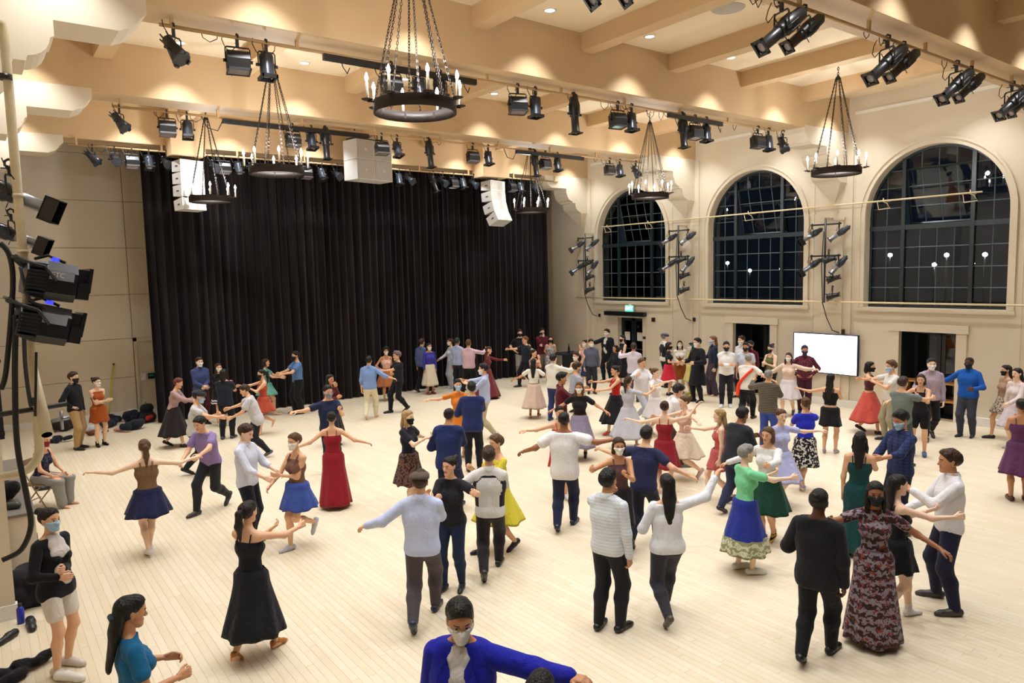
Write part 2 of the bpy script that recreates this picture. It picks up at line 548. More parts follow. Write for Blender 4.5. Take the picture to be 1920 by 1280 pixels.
XG = XR+.27
for wi, yc in enumerate(WIN_Y[:3]):
    w = empty('window_%d' % (wi+1), (XG, yc, SILL)); struct(w)
    tag(w, ['arched steel window over the exit door near the curtain', 'arched steel window in the middle of the wall, over a dark doorway', 'arched steel window over the doorway with wooden shelves'][wi])
    T = Matrix.Translation((-XG, -yc, -SILL))
    fr = MB(); bars = MB()
    hull = arch_pts(yc)
    # outer frame
    for k in range(len(hull)):
        (ya, za), (yb, zb) = hull[k], hull[(k+1) % len(hull)]
        ca, cb = (ya-yc)*.965+yc, (yb-yc)*.965+yc
        def inn(z): return SILL+.05 if z <= SILL+.001 else (z if z <= SPRING else SPRING+(z-SPRING)*.965)
        P = [(XG-.03, ya, za), (XG-.03, yb, zb), (XG-.03, cb, inn(zb)), (XG-.03, ca, inn(za))]
        P += [(p[0]+.07, p[1], p[2]) for p in P]
        fr.add([T @ Vector(p) for p in P], [(0, 1, 2, 3), (3, 2, 6, 7), (0, 4, 5, 1)])
    TR = 4.74
    fr.box((XG-.05, yc-WHW, TR-.06), (XG+.04, yc+WHW, TR+.06), 0, T)
    for s in (-1, 1):
        ztop = SPRING+math.sqrt(WHW**2-.79**2)-.02
        fr.box((XG-.06, yc+s*.79-.045, SILL), (XG+.05, yc+s*.79+.045, ztop), 0, T)
    cols = [yc-WHW, yc-1.21, yc-.79, yc-.395, yc, yc+.395, yc+.79, yc+1.21, yc+WHW]
    rows = [SILL, SILL+.505, SILL+1.01, SILL+1.515, TR, TR+.5, TR+1.0, TR+1.42, SPRING+WHW]
    sash = empty('tilted_sash', (0, 0, 6.16-SILL)); sash.parent = w
    ang = math.radians(14)
    sash.rotation_euler = (0, -ang, 0)
    for ci in range(8):
        for ri in range(8):
            a, b2, c, d = cols[ci], cols[ci+1], rows[ri], rows[ri+1]
            cell = [(a+.008, c+.008), (a+.008, d-.008), (b2-.008, d-.008), (b2-.008, c+.008)]
            cell = clip_poly(cell, [(y, z) for y, z in hull])
            if len(cell) < 3 or poly_area(cell) < .004: continue
            insash = 2 <= ci <= 5 and 4 <= ri <= 6
            m = MB()
            if insash:
                m.prism(cell, lambda u, v, k: (.006*k, u-yc, v-6.16))
                m.build('pane', M_GLASS, sash)
            else:
                m.prism(cell, lambda u, v, k: (.006*k, u-yc, v-SILL))
                m.build('pane', M_GLASS, w)
    def bar(m, p, q, r=.012):
        m.tube([p, q], r, 4)
    for y in cols[1:-1]:
        if abs(abs(y-yc)-.79) < .01: continue
        ztop = SPRING+math.sqrt(max(0, WHW**2-(y-yc)**2))-.02
        if abs(y-yc) < .79:
            bar(bars, (0, y-yc, 0), (0, y-yc, TR-SILL)); bar(bars, (0, y-yc, 6.16-SILL), (0, y-yc, ztop-SILL))
        else:
            bar(bars, (0, y-yc, 0), (0, y-yc, ztop-SILL))
    for z in rows[1:-1]:
        if z == TR: continue
        hw = WHW if z < SPRING else math.sqrt(WHW**2-(z-SPRING)**2)
        if z > TR and z < 6.1:
            bar(bars, (0, -hw, z-SILL), (0, -.79, z-SILL)); bar(bars, (0, .79, z-SILL), (0, hw, z-SILL))
        else:
            bar(bars, (0, -hw, z-SILL), (0, hw, z-SILL))
    fr.build('window_frame', M_STEEL, w)
    bars.build('glazing_bars', mat('grey_green_steel', '#56666a', .4), w)
    sf = MB()
    z0, z1 = TR-6.16+.06, 0
    for (p, q, r) in (((0, -.75, z0), (0, .75, z0), .03), ((0, -.75, z1), (0, .75, z1), .03), ((0, -.75, z0), (0, -.75, z1), .03), ((0, .75, z0), (0, .75, z1), .03)):
        sf.tube([p, q], r, 4)
    sf.build('sash_frame', M_STEEL, sash)
    sb = MB()
    for y in (-.395, 0, .395): sb.tube([(0, y, z0), (0, y, z1)], .012, 4)
    for z in (TR+.5-6.16, TR+1.0-6.16): sb.tube([(0, -.75, z), (0, .75, z)], .012, 4)
    sb.build('sash_bars', mat('grey_green_steel', '#56666a', .4), sash)

# outside: night ground, dark trees, street lamps seen through the panes
og = MB().box((XR+.5, -30, -.6), (90, 60, -.5)).build('night_ground', mat('night_ground', '#11140f', .9)); struct(og)
for k, (x, y, ydir) in enumerate([(1406, 507, 0), (1465, 504, 0), (1364, 493, 0), (1669, 478, 2), (1775, 478, 2), (1752, 496, 2), (1823, 494, 2), (1847, 477, 2)]):
    p = at(x, y, 0, 60)
    l = empty('street_lamp', (p.x, p.y, -.5), 0, '%s glowing street lamp from the curtain side, outside the %s arched window' % (['second', 'third', 'first', 'first', 'third', 'second', 'fourth', 'fifth'][k], 'last' if ydir else 'middle'), 'street lamp', 'street lamps outside')
    MB().tube([(0, 0, 0), (0, 0, p.z+.5)], .08, 6).build('lamp_post', M_BLACK, l)
    MB().lathe([(.02, -.16), (.14, -.1), (.17, 0), (.14, .1), (.02, .16)], 10, 0, Matrix.Translation((0, 0, p.z+.5))).build('lamp_globe', M_STREET, l)

# ---- doors in the right wall
for wi in range(3):
    dy, dw, dh = DOORS[wi]
    xd = XR+.16 if wi == 0 else XR+RT+.42
    d = empty('door_%d' % (wi+1), (xd, dy, 0)); struct(d)
    tag(d, ['dark double exit door with taped paper notices', 'dark glass door in a cream casing behind onlookers', 'dark glass door behind the wooden shelves'][wi])
    for s in (-1, 1):
        lf = MB()
        a, b2 = (0.01, dw-.005) if s > 0 else (-dw+.005, -.01)
        for (p, q) in (((0, a, 0), (.045, b2, .25)), ((0, a, dh-.12), (.045, b2, dh-.01)), ((0, a, 0), (.045, a+.09, dh-.01)), ((0, b2-.09, 0), (.045, b2, dh-.01))):
            lf.box(p, q)
        leaf = lf.build('door_leaf', M_STEEL, d)
        MB().box((.015, a+.08, .24), (.03, b2-.08, dh-.11)).build('door_glass', M_GLASS, leaf)
        MB().tube([(-.05, a+.1, 1.02), (-.05, b2-.1, 1.02)], .018, 6).build('push_bar', M_GREY, leaf)
        if wi == 0:
            MB().box((-.004, (a+b2)/2-.12, 1.32), (-.001, (a+b2)/2+.13, 1.62)).build('paper_notice', M_PAPER, leaf)
    MB().box((.1, -dw, 0), (.12, dw, dh)).build('night_backing', M_DARK, d)
    if wi:
        a0 = XR+.10-xd
        for (p, q) in (((a0, -dw, 0), (.1, -dw+.012, dh)), ((a0, dw-.012, 0), (.1, dw, dh)), ((a0, -dw, dh-.012), (.1, dw, dh))):
            MB().box(p, q).build('dark_jamb', M_STEEL, d)
MB().box((XR-.20, 17.12, 2.21), (XR-.04, 19.06, 2.36)).build('door_header', M_BLACK, bpy.data.objects['door_1'])
_h = bpy.data.objects['door_header']; _h.location = (-(XR+.16), -17.92, 0)

# ---- recessed downlights with their light; rows behind beams unseen, added to even the light
for bi in range(len(BEAM_Y)-1):
    for yy, vis in ((BEAM_Y[bi+1]-.9, 1), (BEAM_Y[bi]+1.4, 1)):
        for xi, x in enumerate(CAN_X):
            _o = ['first', 'second', 'third', 'fourth', 'fifth', 'sixth', 'seventh', 'eighth']
            c = empty('downlight', (x, yy, ZC), 0, '%s recessed downlight from the window wall, %s the %s beam from the curtain' % (_o[7-xi], 'close before' if yy > BEAM_Y[bi]+2 else 'added unseen behind', _o[3-bi] if yy > BEAM_Y[bi]+2 else _o[4-bi]), 'downlight', 'recessed ceiling downlights')
            MB().lathe([(.085, -.012), (.11, -.012), (.115, .0), (.085, .0)], 16, 0, None, False).build('trim_ring', M_WHITE, c)
            MB().lathe([(.0, -.003), (.086, -.004)], 16, 0, None, False).build('lamp_face', M_CAN, c)
            sp = bpy.data.lights.new('downlight_lamp', 'SPOT')
            sp.energy = CAN_WATT; sp.color = CAN_COLOR
            sp.spot_size = math.radians(94); sp.spot_blend = .7; sp.shadow_soft_size = .09
            so = link('downlight_lamp', sp, c, (0, 0, -.02))
sg = at(1365, 14, 2, ZC)
g = empty('ceiling_speaker', (sg.x, sg.y, ZC), 0, 'round ceiling speaker grille in a square white plate', 'ceiling speaker')
MB().box((-.42, -.42, -.012), (.42, .42, 0)).build('plate', M_SLAB, g)
MB().lathe([(.28, -.012), (.27, -.022), (.0, -.022)], 24).build('grille', M_GRILLE, g)

# ================================================================== soft-shape helper: blended round cones -> smooth mesh
def _nets(D, org, c):
    """surface nets of the zero level of D (negative inside)"""
    neg = D < 0
    s = neg[:-1].astype(np.int8)+neg[1:]
    s = s[:, :-1]+s[:, 1:]
    s = s[:, :, :-1]+s[:, :, 1:]
    act = (s > 0) & (s < 8)
    ii, jj, kk = np.nonzero(act)
    n = len(ii)
    idx = np.full(act.shape, -1, np.int32); idx[ii, jj, kk] = np.arange(n, dtype=np.int32)
    C8 = [(a, b, d) for a in (0, 1) for b in (0, 1) for d in (0, 1)]
    val = {q: D[ii+q[0], jj+q[1], kk+q[2]] for q in C8}
    acc = np.zeros((n, 3), np.float32); cnt = np.zeros(n, np.float32)
    for q in C8:
        for ax in range(3):
            if q[ax]: continue
            q2 = list(q); q2[ax] = 1; q2 = tuple(q2)
            a, b = val[q], val[q2]
            m = (a < 0) != (b < 0)
            t = np.where(m, a/np.where(m, a-b, 1), 0)
            for e in range(3):
                acc[:, e] += np.where(m, (t if e == ax else q[e]), 0)
            cnt += m
    acc /= cnt[:, None]
    V = (np.stack([ii, jj, kk], 1).astype(np.float32)+acc)*c+np.asarray(org, np.float32)
    quads = []
    for ax in range(3):
        o1, o2 = [(1, 2), (2, 0), (0, 1)][ax]
        sl0 = [slice(None)]*3; sl1 = [slice(None)]*3
        sl0[ax] = slice(0, -1); sl1[ax] = slice(1, None)
        ch = neg[tuple(sl0)] != neg[tuple(sl1)]
        # need cells at -1 in o1, o2
        sub = [slice(None)]*3; sub[o1] = slice(1, -1); sub[o2] = slice(1, -1)
        ch = ch[tuple(sub)]
        e = np.array(np.nonzero(ch)).T
        if not len(e): continue
        e[:, o1] += 1; e[:, o2] += 1
        inside = neg[e[:, 0], e[:, 1], e[:, 2]]
        def cell(d1, d2):
            f = e.copy(); f[:, o1] += d1; f[:, o2] += d2
            return idx[f[:, 0], f[:, 1], f[:, 2]]
        q = np.stack([cell(-1, -1), cell(0, -1), cell(0, 0), cell(-1, 0)], 1)
        q[~inside] = q[~inside][:, ::-1]
        quads.append(q)
    F = np.concatenate(quads) if quads else np.zeros((0, 4), np.int32)
    return V, F


class Cone:
    """round cone a->b; sq = (axis, factor): squashed along axis"""
    __slots__ = ('a', 'b', 'r1', 'r2', 'sq', 'k')

    def __init__(s, a, b, r1, r2=None, sq=None, k=None):
        s.a = np.array(a, np.float32); s.b = np.array(b, np.float32); s.r1 = r1; s.r2 = r1 if r2 is None else r2
        s.sq = sq; s.k = k


def blob(prims, c, k=.03, cut=None, carve=None, pad=.03, rough=0.):
    """mesh (V, F) of the smooth union of prims; cut(P)->signed field intersected, carve subtracted"""
    lo = np.min([np.minimum(p.a, p.b)-max(p.r1, p.r2) for p in prims], 0)-pad-c*2
    hi = np.max([np.maximum(p.a, p.b)+max(p.r1, p.r2) for p in prims], 0)+pad+c*2
    n = np.ceil((hi-lo)/c).astype(int)+1
    D = np.full(n, .5, np.float32)
    X = [lo[i]+c*np.arange(n[i], dtype=np.float32) for i in range(3)]
    for p in prims:
        kk = p.k if p.k is not None else k
        R = max(p.r1, p.r2)+kk+2*c
        a0 = np.maximum(((np.minimum(p.a, p.b)-R-lo)/c).astype(int), 0)
        a1 = np.minimum(((np.maximum(p.a, p.b)+R-lo)/c).astype(int)+2, n)
        sl = tuple(slice(a0[i], a1[i]) for i in range(3))
        gx = X[0][sl[0]][:, None, None]-p.a[0]; gy = X[1][sl[1]][None, :, None]-p.a[1]; gz = X[2][sl[2]][None, None, :]-p.a[2]
        ab = p.b-p.a
        shape = (len(gx), gy.shape[1], gz.shape[2])
        if p.sq is not None:
            nx_, s_ = p.sq
            dn = gx*nx_[0]+gy*nx_[1]+gz*nx_[2]
            f = (1/s_-1)
            gx = gx+dn*nx_[0]*f; gy = gy+dn*nx_[1]*f; gz = gz+dn*nx_[2]*f
            ab = ab+np.array(nx_, np.float32)*float(ab@np.array(nx_, np.float32))*f
        L2 = float(ab@ab)
        if L2 > 1e-9:
            h = np.clip((gx*ab[0]+gy*ab[1]+gz*ab[2])/L2, 0, 1)
            d = np.sqrt((gx-h*ab[0])**2+(gy-h*ab[1])**2+(gz-h*ab[2])**2)-(p.r1+(p.r2-p.r1)*h)
        else:
            d = np.sqrt(gx*gx+gy*gy+gz*gz)-p.r1
        if p.sq is not None:
            d = d*((1+p.sq[1])/2)
        d = np.broadcast_to(d, shape)
        o = D[sl]
        if kk > 1e-5:
            hh = np.maximum(kk-np.abs(o-d), 0)/kk
            D[sl] = np.minimum(o, d)-hh*hh*kk*.25
        else:
            D[sl] = np.minimum(o, d)
    P = None
    if cut is not None or carve is not None or rough:
        P = (X[0][:, None, None], X[1][None, :, None], X[2][None, None, :])
    if rough:
        D += rough*(np.sin(P[0]*23+P[1]*17)*np.sin(P[1]*29+P[2]*11)+.6*np.sin(P[0]*51+P[2]*43)*np.sin(P[2]*37+P[1]*47))
    if cut is not None:
        D = np.maximum(D, cut(*P))
    if carve is not None:
        D = np.maximum(D, -carve(*P))
    D[0] = D[-1] = .1; D[:, 0] = D[:, -1] = .1; D[:, :, 0] = D[:, :, -1] = .1
    return _nets(D.astype(np.float32), lo, c)


def np_mesh(name, parts, mats):
    """parts: list of (V, F, material index or array)"""
    Vs, Fs, Ms = [], [], []
    o = 0
    for V, F, mi in parts:
        if not len(F): continue
        Vs.append(np.asarray(V, np.float32)); Fs.append(np.asarray(F, np.int32)+o); o += len(V)
        Ms.append(np.full(len(F), mi, np.int32) if np.isscalar(mi) else np.asarray(mi, np.int32))
    V = np.concatenate(Vs); F = np.concatenate(Fs); Mi = np.concatenate(Ms)
    me = bpy.data.meshes.new(name)
    me.vertices.add(len(V)); me.vertices.foreach_set('co', V.ravel())
    me.loops.add(len(F)*4); me.loops.foreach_set('vertex_index', F.ravel())
    me.polygons.add(len(F)); me.polygons.foreach_set('loop_start', np.arange(0, len(F)*4, 4, dtype=np.int32))
    me.polygons.foreach_set('material_index', Mi)
    me.polygons.foreach_set('use_smooth', np.ones(len(F), bool))
    for m in mats: me.materials.append(m)
    me.update(calc_edges=True)
    me.validate()
    return me


def text_mesh(body, size, m, ax='CENTER'):
    f = bpy.data.curves.new('lettering', 'FONT'); f.body = body; f.size = size; f.align_x = ax; f.align_y = 'CENTER'; f.extrude = .002
    t = bpy.data.objects.new('lettering', f); COL.objects.link(t)
    bpy.context.view_layer.update()
    me = bpy.data.meshes.new_from_object(t.evaluated_get(bpy.context.evaluated_depsgraph_get()))
    bpy.data.objects.remove(t); bpy.data.curves.remove(f)
    me.materials.clear(); me.materials.append(m)
    return me


# ================================================================== CURTAIN
cu = empty('stage_curtain', (10.6, 20.95, 0), 0, 'tall black pleated velour stage curtain hanging to the floor', 'curtain')
cx0, cx1, npan = 3.78, 17.42, 9
for k in range(npan):
    xa = cx0+(cx1-cx0)*k/npan-.04; xb = cx0+(cx1-cx0)*(k+1)/npan+.04
    nxs, nzs = 84, 7
    rr = random.Random(k)
    ph = [rr.random()*6.28 for _ in range(4)]
    V = []
    for j in range(nzs+1):
        z = .02+(7.25-.02)*j/nzs
        for i in range(nxs+1):
            u = i/nxs; x = xa+(xb-xa)*u
            w = x+.06*math.sin(2.1*x+ph[0])
            y = .075*math.sin(2*math.pi*w/.235)+.03*math.sin(2*math.pi*w/.61+ph[1])*(1-.4*z/7.2)+.02*math.sin(z*.8+x*3)
            y += .05*(k % 2)
            V.append((x+.012*math.sin(4*math.pi*w/.235+1.2)-10.6, y, z))
    F = [(j*(nxs+1)+i, j*(nxs+1)+i+1, (j+1)*(nxs+1)+i+1, (j+1)*(nxs+1)+i) for j in range(nzs) for i in range(nxs)]
    MB().add(V, F, 0, True).build('curtain_panel', M_CURTAIN, cu)
MB().box((-7.6, -.06, 7.2), (7.1, .06, 7.3)).build('curtain_track', M_BLACK, cu)

# soffit drops and loudspeakers
def drop_box(x0, x1, y0, y1, z0, z1, label):
    o = MB().box((x0, y0, z0), (x1, y1, z1)).build('ceiling_soffit', M_BEAM)
    tag(o, label, 'soffit')


drop_box(4.20, 5.0, 19.45, 20.1, 6.93, ZC, 'tan boxed soffit above the upright line of white speakers')
drop_box(13.55, 14.6, 19.45, 20.1, 6.97, ZC, 'tan boxed soffit above the curved line of white speakers')


def line_array(name, loc, rz, n, h, w, d, curve, label):
    r = empty(name, loc, rz, label, 'loudspeaker')
    p = Vector((0, 0, 0)); a = 0.
    for k in range(n):
        a = curve[k]
        R = Matrix.Translation(p) @ Matrix.Rotation(math.radians(a), 4, 'X')
        cab = MB()
        # wedge cabinet: front (-y) full height, back a little lower
        fw_, bw_ = w/2, w/2
        P = [(-w/2, 0, 0), (w/2, 0, 0), (w/2, 0, -h+.006), (-w/2, 0, -h+.006), (-w/2, d, -.03), (w/2, d, -.03), (w/2, d, -h+.03), (-w/2, d, -h+.03)]
        cab.add([R @ Vector(q) for q in P], [(0, 1, 2, 3)[::-1], (4, 5, 6, 7), (0, 4, 5, 1)[::-1], (3, 2, 6, 7)[::-1], (0, 3, 7, 4)[::-1], (1, 5, 6, 2)[::-1]])
        cb = cab.build('cabinet', M_SPK, r)
        g2 = MB().box((-w/2+.03, -.012, -h+.03), (w/2-.17, 0, -.024), 0, R); g2.build('grille', M_GRILLE, cb)
        MB().box((w/2-.15, -.012, -h+.02), (w/2-.02, 0, -.014), 0, R).build('horn_flare', M_SPK, cb)
        MB().cbox((-w/2+.22, -.014, -h/2), (.06, .006, .05), 0, R).build('badge', M_SPK, cb)
        for sx in (-1, 1):
            MB().cbox((sx*(w/2+.004), d*.45, -h/2), (.012, .10, .03), 0, R).build('handle', M_GREY, cb)
        p = R @ Vector((0, 0, -h))
    fl_ = MB().box((-w*.35, d*.2, .005), (w*.35, d*.6, .035))
    for sx in (-1, 1): fl_.tube([(sx*w*.25, d*.4, .03), (sx*w*.25, d*.4, .14)], .012, 6)
    fl_.build('rigging_frame', M_BLACK, r)
    return r


line_array('line_array_speaker', (4.68, 19.52, 6.82), math.radians(16), 4, .31, .62, .42, (0, 1, 2, -6), 'upright white line array speaker beside the soffit, behind a chandelier')
line_array('line_array_speaker', (14.16, 19.5, 6.86), math.radians(14), 4, .34, .72, .44, (0, -5, -17, -28), 'curved white line array speaker over the stage')
sub = empty('subwoofer_cluster', (9.5, 19.05, 7.66), math.radians(12), 'cluster of four boxy white loudspeakers hung over the stage', 'loudspeaker')
for i in range(2):
    for j in range(2):
        x0 = -.62+.63*i; z0 = -.56*(j+1)
        cb = MB().box((x0, 0, z0+.006), (x0+.615, .62, z0+.555)).build('cabinet', M_SPK, sub)
        MB().box((x0+.03, -.01, z0+.03), (x0+.585, 0, z0+.535)).build('grille', M_GRILLE, cb)
        MB().cbox((x0+.3, -.014, z0+.28), (.09, .006, .07)).build('badge', M_SPK, cb)
MB().box((-.6, .1, 0), (.58, .5, .05)).tube([(-.4, .35, .04), (-.4, .35, .51)], .015, 6).tube([(.4, .35, .04), (.4, .35, .51)], .015, 6).build('rigging_frame', M_BLACK, sub)

# ================================================================== CHANDELIERS
def chain_links(m, p, q, L=.046, r=.0052, w=.013):
    p, q = Vector(p), Vector(q)
    d = q-p; n = max(2, int(d.length/(L*.8))); t = d.normalized()
    a = t.orthogonal().normalized(); b = t.cross(a)
    for k in range(n):
        c = p+d*((k+.5)/n)
        s = a if k % 2 else b
        pts = []
        for j in range(6):
            g = 2*math.pi*j/6
            pts.append(c+t*(math.cos(g)*L*.56)+s*(math.sin(g)*w))
        m.tube(pts, r, 3, 0, False, True)


CH = {}
RING_R, RING_H = .50, .135
m = MB(); m.lathe([(RING_R, 0), (RING_R, -RING_H), (RING_R-.022, -RING_H), (RING_R-.022, 0), (RING_R, 0)], 40, 0, None, False); CH['ring'] = m
m = MB()
m.lathe([(.0, 0), (.045, .004), (.068, .016), (.07, .02), (.045, .012), (.0, .01)], 14, 0, None, False)
m.box((-.1, -.012, -.012), (0, .012, .002)); m.box((-.1, -.012, -.07), (-.088, .012, 0)); CH['pan'] = m
m = MB(); m.lathe([(.017, .01), (.017, .22), (.010, .225)], 10); CH['candle'] = m
m = MB(); m.lathe([(.007, .222), (.020, .245), (.023, .262), (.016, .29), (.003, .325)], 10); CH['bulb'] = m
HUBZ = 1.86
for k in (0,):
    m = MB(); chain_links(m, (RING_R-.01, 0, -.01), (.045, 0, HUBZ), .046); CH['chain'] = m
m = MB(); m.lathe([(.05, HUBZ-.02), (.06, HUBZ), (.05, HUBZ+.03), (.02, HUBZ+.07)], 12); m.tube([(0, 0, HUBZ+.05), (0, 0, HUBZ+.09)], .02, 6); CH['hub'] = m
m = MB(); m.lathe([(.11, 0), (.11, -.012), (.03, -.02), (.0, -.03)], 18); CH['plate'] = m
CHM = {}


def chpart(key, name, M, parent, loc=None, rot=None):
    if key not in CHM:
        o = CH[key].build(name, M, parent, loc, rot); CHM[key] = o.data
        return o
    return link(name, CHM[key], parent, loc, rot)


CHAND = [((778, 192), 'biggest black iron ring chandelier, nearest beam pipe with barrel lights behind it'),
         ((519, 314), 'black iron ring chandelier with candle bulbs before the dark curtain, between two white speakers'),
         ((395, 369), 'black iron ring chandelier hanging in front of the upright white line array speaker'),
         ((996, 391), 'black iron ring chandelier beside the curved white speakers over the curtain edge'),
         ((1219, 363), 'black iron ring chandelier in front of the arched window over the exit door'),
         ((1568, 316), 'black iron ring chandelier between the two larger arched windows')]
for (x, y), lab in CHAND:
    c = at(x, y, 2, 5.84 if x in (395, 996) else 5.88)
    r = empty('chandelier', c, math.radians(22.5)-YAW, lab, 'chandelier', 'iron ring chandeliers')
    chpart('ring', 'iron_ring', M_IRON, r)
    for k in range(8):
        a = math.radians(45*k)
        pl = (math.cos(a)*(RING_R+.075), math.sin(a)*(RING_R+.075), -.02)
        pn = chpart('pan', 'drip_pan', M_IRON, r, pl, (0, 0, a))
        cd = chpart('candle', 'candle', M_CANDLE, r, pl)
        chpart('bulb', 'flame_bulb', M_BULB, cd)
        chpart('chain', 'chain', M_IRON, r, None, (0, 0, a+math.radians(22.5)))
    chpart('hub', 'chain_hub', M_IRON, r)
    pl_ = bpy.data.lights.new('candle_glow', 'POINT'); pl_.energy = CANDLE_WATT; pl_.color = CAN_COLOR; pl_.shadow_soft_size = .05
    link('candle_glow', pl_, r, (0, 0, .42))
    top = ZC-c.z
    mm = MB(); chain_links(mm, (0, 0, HUBZ+.08), (0, 0, top-.02), .06, .008, .018); mm.build('ceiling_chain', M_IRON, r)
    chpart('plate', 'ceiling_plate', M_IRON, r, (0, 0, top))

# ================================================================== STAGE LIGHTS
FX = {}


def cylx(m, x0, x1, y, z, r, n=8, mi=0):
    m.tube([(x0, y, z), (x1, y, z)], r, n, mi)


def build_fx():
    R90 = Matrix.Rotation(math.pi/2, 4, 'X')
    m = MB()                      # hook clamp around a 24 mm radius pipe at origin
    m.tube([(-.0, -.035, -.01), (0, -.038, .025), (0, 0, .045), (0, .036, .02), (0, .036, -.02), (0, .0, -.04)], .014, 6)
    m.box((-.018, -.018, -.13), (.018, .018, -.03)); m.tube([(0, .02, -.05), (0, .075, -.05)], .007, 6)
    FX['clamp'] = (m, M_BLACK)

    def yoke(w, dz):
        m = MB()
        m.tube([(-w, 0, dz), (-w, 0, -.145), (-w+.02, 0, -.125), (w-.02, 0, -.125), (w, 0, -.145), (w, 0, dz)], .011, 5)
        for s in (-1, 1):
            m.tube([(s*w-.012*s, 0, dz), (s*(w+.04), 0, dz)], .022, 8)
        return m
    FX['yoke_f'] = (yoke(.145, -.30), M_BLACK); FX['yoke_c'] = (yoke(.205, -.30), M_BLACK)
    FX['yoke_e'] = (yoke(.12, -.32), M_BLACK); FX['yoke_p'] = (yoke(.125, -.28), M_BLACK)
    # fresnel barrel aiming -z, pivot at origin
    m = MB(); m.lathe([(.02, .17), (.09, .165), (.118, .14), (.122, .13), (.122, -.12), (.128, -.125), (.128, -.14), (.1, -.14)], 18)
    for q in range(6):
        a = q*math.pi/3
        m.tube([(math.cos(a)*.122, math.sin(a)*.122, .12), (math.cos(a)*.122, math.sin(a)*.122, -.12)], .006, 4)
    FX['fres'] = (m, M_GREY)
    m = MB()
    for (x0, y0, x1, y1) in ((-.14, -.14, .14, -.11), (-.14, .11, .14, .14), (-.14, -.14, -.11, .14), (.11, -.14, .14, .14)):
        m.box((x0, y0, -.185), (x1, y1, -.14))
    FX['fres_frame'] = (m, M_BLACK)
    m = MB(); m.lathe([(.0, -.15), (.06, -.148), (.104, -.138)], 16, 0, None, False); FX['fres_lens'] = (m, M_LENS)
    # broad cyclorama flood: ribbed box aiming -z
    m = MB(); m.prism([(-.13, -.13), (.13, -.13), (.15, .0), (.1, .11), (-.04, .13), (-.12, .06)], lambda u, v, k: (-.19+.38*k, u, v))
    for q in range(6):
        m.box((-.192, -.128+.045*q, -.10), (.192, -.118+.045*q, .132-.012*abs(q-3)))
    FX['cyc'] = (m, M_BLACK)
    m = MB(); m.box((-.2, -.145, -.15), (.2, -.125, -.12)); m.box((-.2, .125, -.15), (.2, .145, -.12)); m.box((-.2, -.145, -.15), (-.18, .145, -.12)); m.box((.18, -.145, -.15), (.2, .145, -.12))
    FX['cyc_frame'] = (m, M_SILVER)
    m = MB(); m.box((-.182, -.127, -.138), (.182, .127, -.131)); FX['cyc_lens'] = (m, M_LENS)
    # ellipsoidal spot
    m = MB(); m.lathe([(.03, .36), (.06, .355), (.078, .33), (.082, .24), (.095, .20), (.098, .04), (.085, .02), (.088, -.02), (.078, -.05)], 16)
    for q in range(8):
        a = q*math.pi/4
        m.tube([(math.cos(a)*.097, math.sin(a)*.097, .19), (math.cos(a)*.097, math.sin(a)*.097, .05)], .006, 4)
    for s in (-1, 1):
        m.tube([(s*.09, 0, .0), (s*.15, 0, .0)], .006, 5); m.tube([(0, s*.09, .0), (0, s*.15, .0)], .006, 5)
    m.cbox((0, 0, .37), (.05, .05, .05))
    FX['ell'] = (m, M_BLACK)
    m = MB(); m.lathe([(.076, -.04), (.07, -.06), (.07, -.30), (.082, -.31), (.082, -.33), (.06, -.33)], 16); FX['ell_tube'] = (m, M_GREY)
    m = MB()
    for (x0, y0, x1, y1) in ((-.095, -.095, .095, -.065), (-.095, .065, .095, .095), (-.095, -.095, -.065, .095), (.065, -.095, .095, .095)):
        m.box((x0, y0, -.352), (x1, y1, -.33))
    FX['ell_frame'] = (m, M_BLACK)
    m = MB(); m.lathe([(0, -.335), (.05, -.33), (.066, -.322)], 14, 0, None, False); FX['ell_lens'] = (m, M_LENS)
    # PAR: tapered can
    m = MB(); m.lathe([(.03, .2), (.06, .195), (.075, .17), (.085, .05), (.115, -.08), (.125, -.16), (.118, -.165)], 16)
    for q in range(5):
        m.tube([(.07*math.cos(q*1.256), .07*math.sin(q*1.256), .18), (.08*math.cos(q*1.256), .08*math.sin(q*1.256), .24)], .012, 4)
    FX['par'] = (m, M_BLACK)
    m = MB(); m.lathe([(0, -.165), (.07, -.162), (.116, -.155)], 16, 0, None, False); FX['par_lens'] = (m, M_LENS)
    m = MB()
    for a in range(4):
        m.box((-.035, .112, -.185), (.035, .14, -.145), 0, Matrix.Rotation(a*math.pi/2, 4, 'Z'))
    m.lathe([(.118, -.15), (.132, -.15), (.132, -.165), (.118, -.165), (.118, -.15)], 16, 0, None, False)
    FX['par_clip'] = (m, M_GREY)
    # loose supply cable from body to pipe
    m = MB(); m.tube([(.03, .06, -.14), (.10, .10, -.22), (.16, .08, -.16), (.19, .03, -.05), (.17, .0, .03)], .006, 5); FX['cable'] = (m, M_CABLE)
    # square top hat in front of ellipsoidal
    m = MB()
    for (x0, y0, x1, y1) in ((-.13, -.13, .13, -.12), (-.13, .12, .13, .13), (-.13, -.13, -.12, .13), (.12, -.13, .13, .13)):
        m.box((x0, y0, -.47), (x1, y1, -.33))
    m.box((-.13, -.13, -.345), (.13, .13, -.335)); FX['hat'] = (m, M_BLACK)


build_fx()
for _k, (_sx, _sy) in {'fres': (.76, .76), 'fres_frame': (.76, .76), 'fres_lens': (.76, .76), 'yoke_f': (.78, 1), 'cyc': (.74, .8), 'cyc_frame': (.74, .8), 'cyc_lens': (.74, .8), 'yoke_c': (.75, 1), 'par': (.88, .88), 'par_lens': (.88, .88), 'par_clip': (.88, .88), 'yoke_p': (.9, 1)}.items():
    _m = FX[_k][0]; _m.v = [(x*_sx, y*_sy, z) for x, y, z in _m.v]
FXM = {}


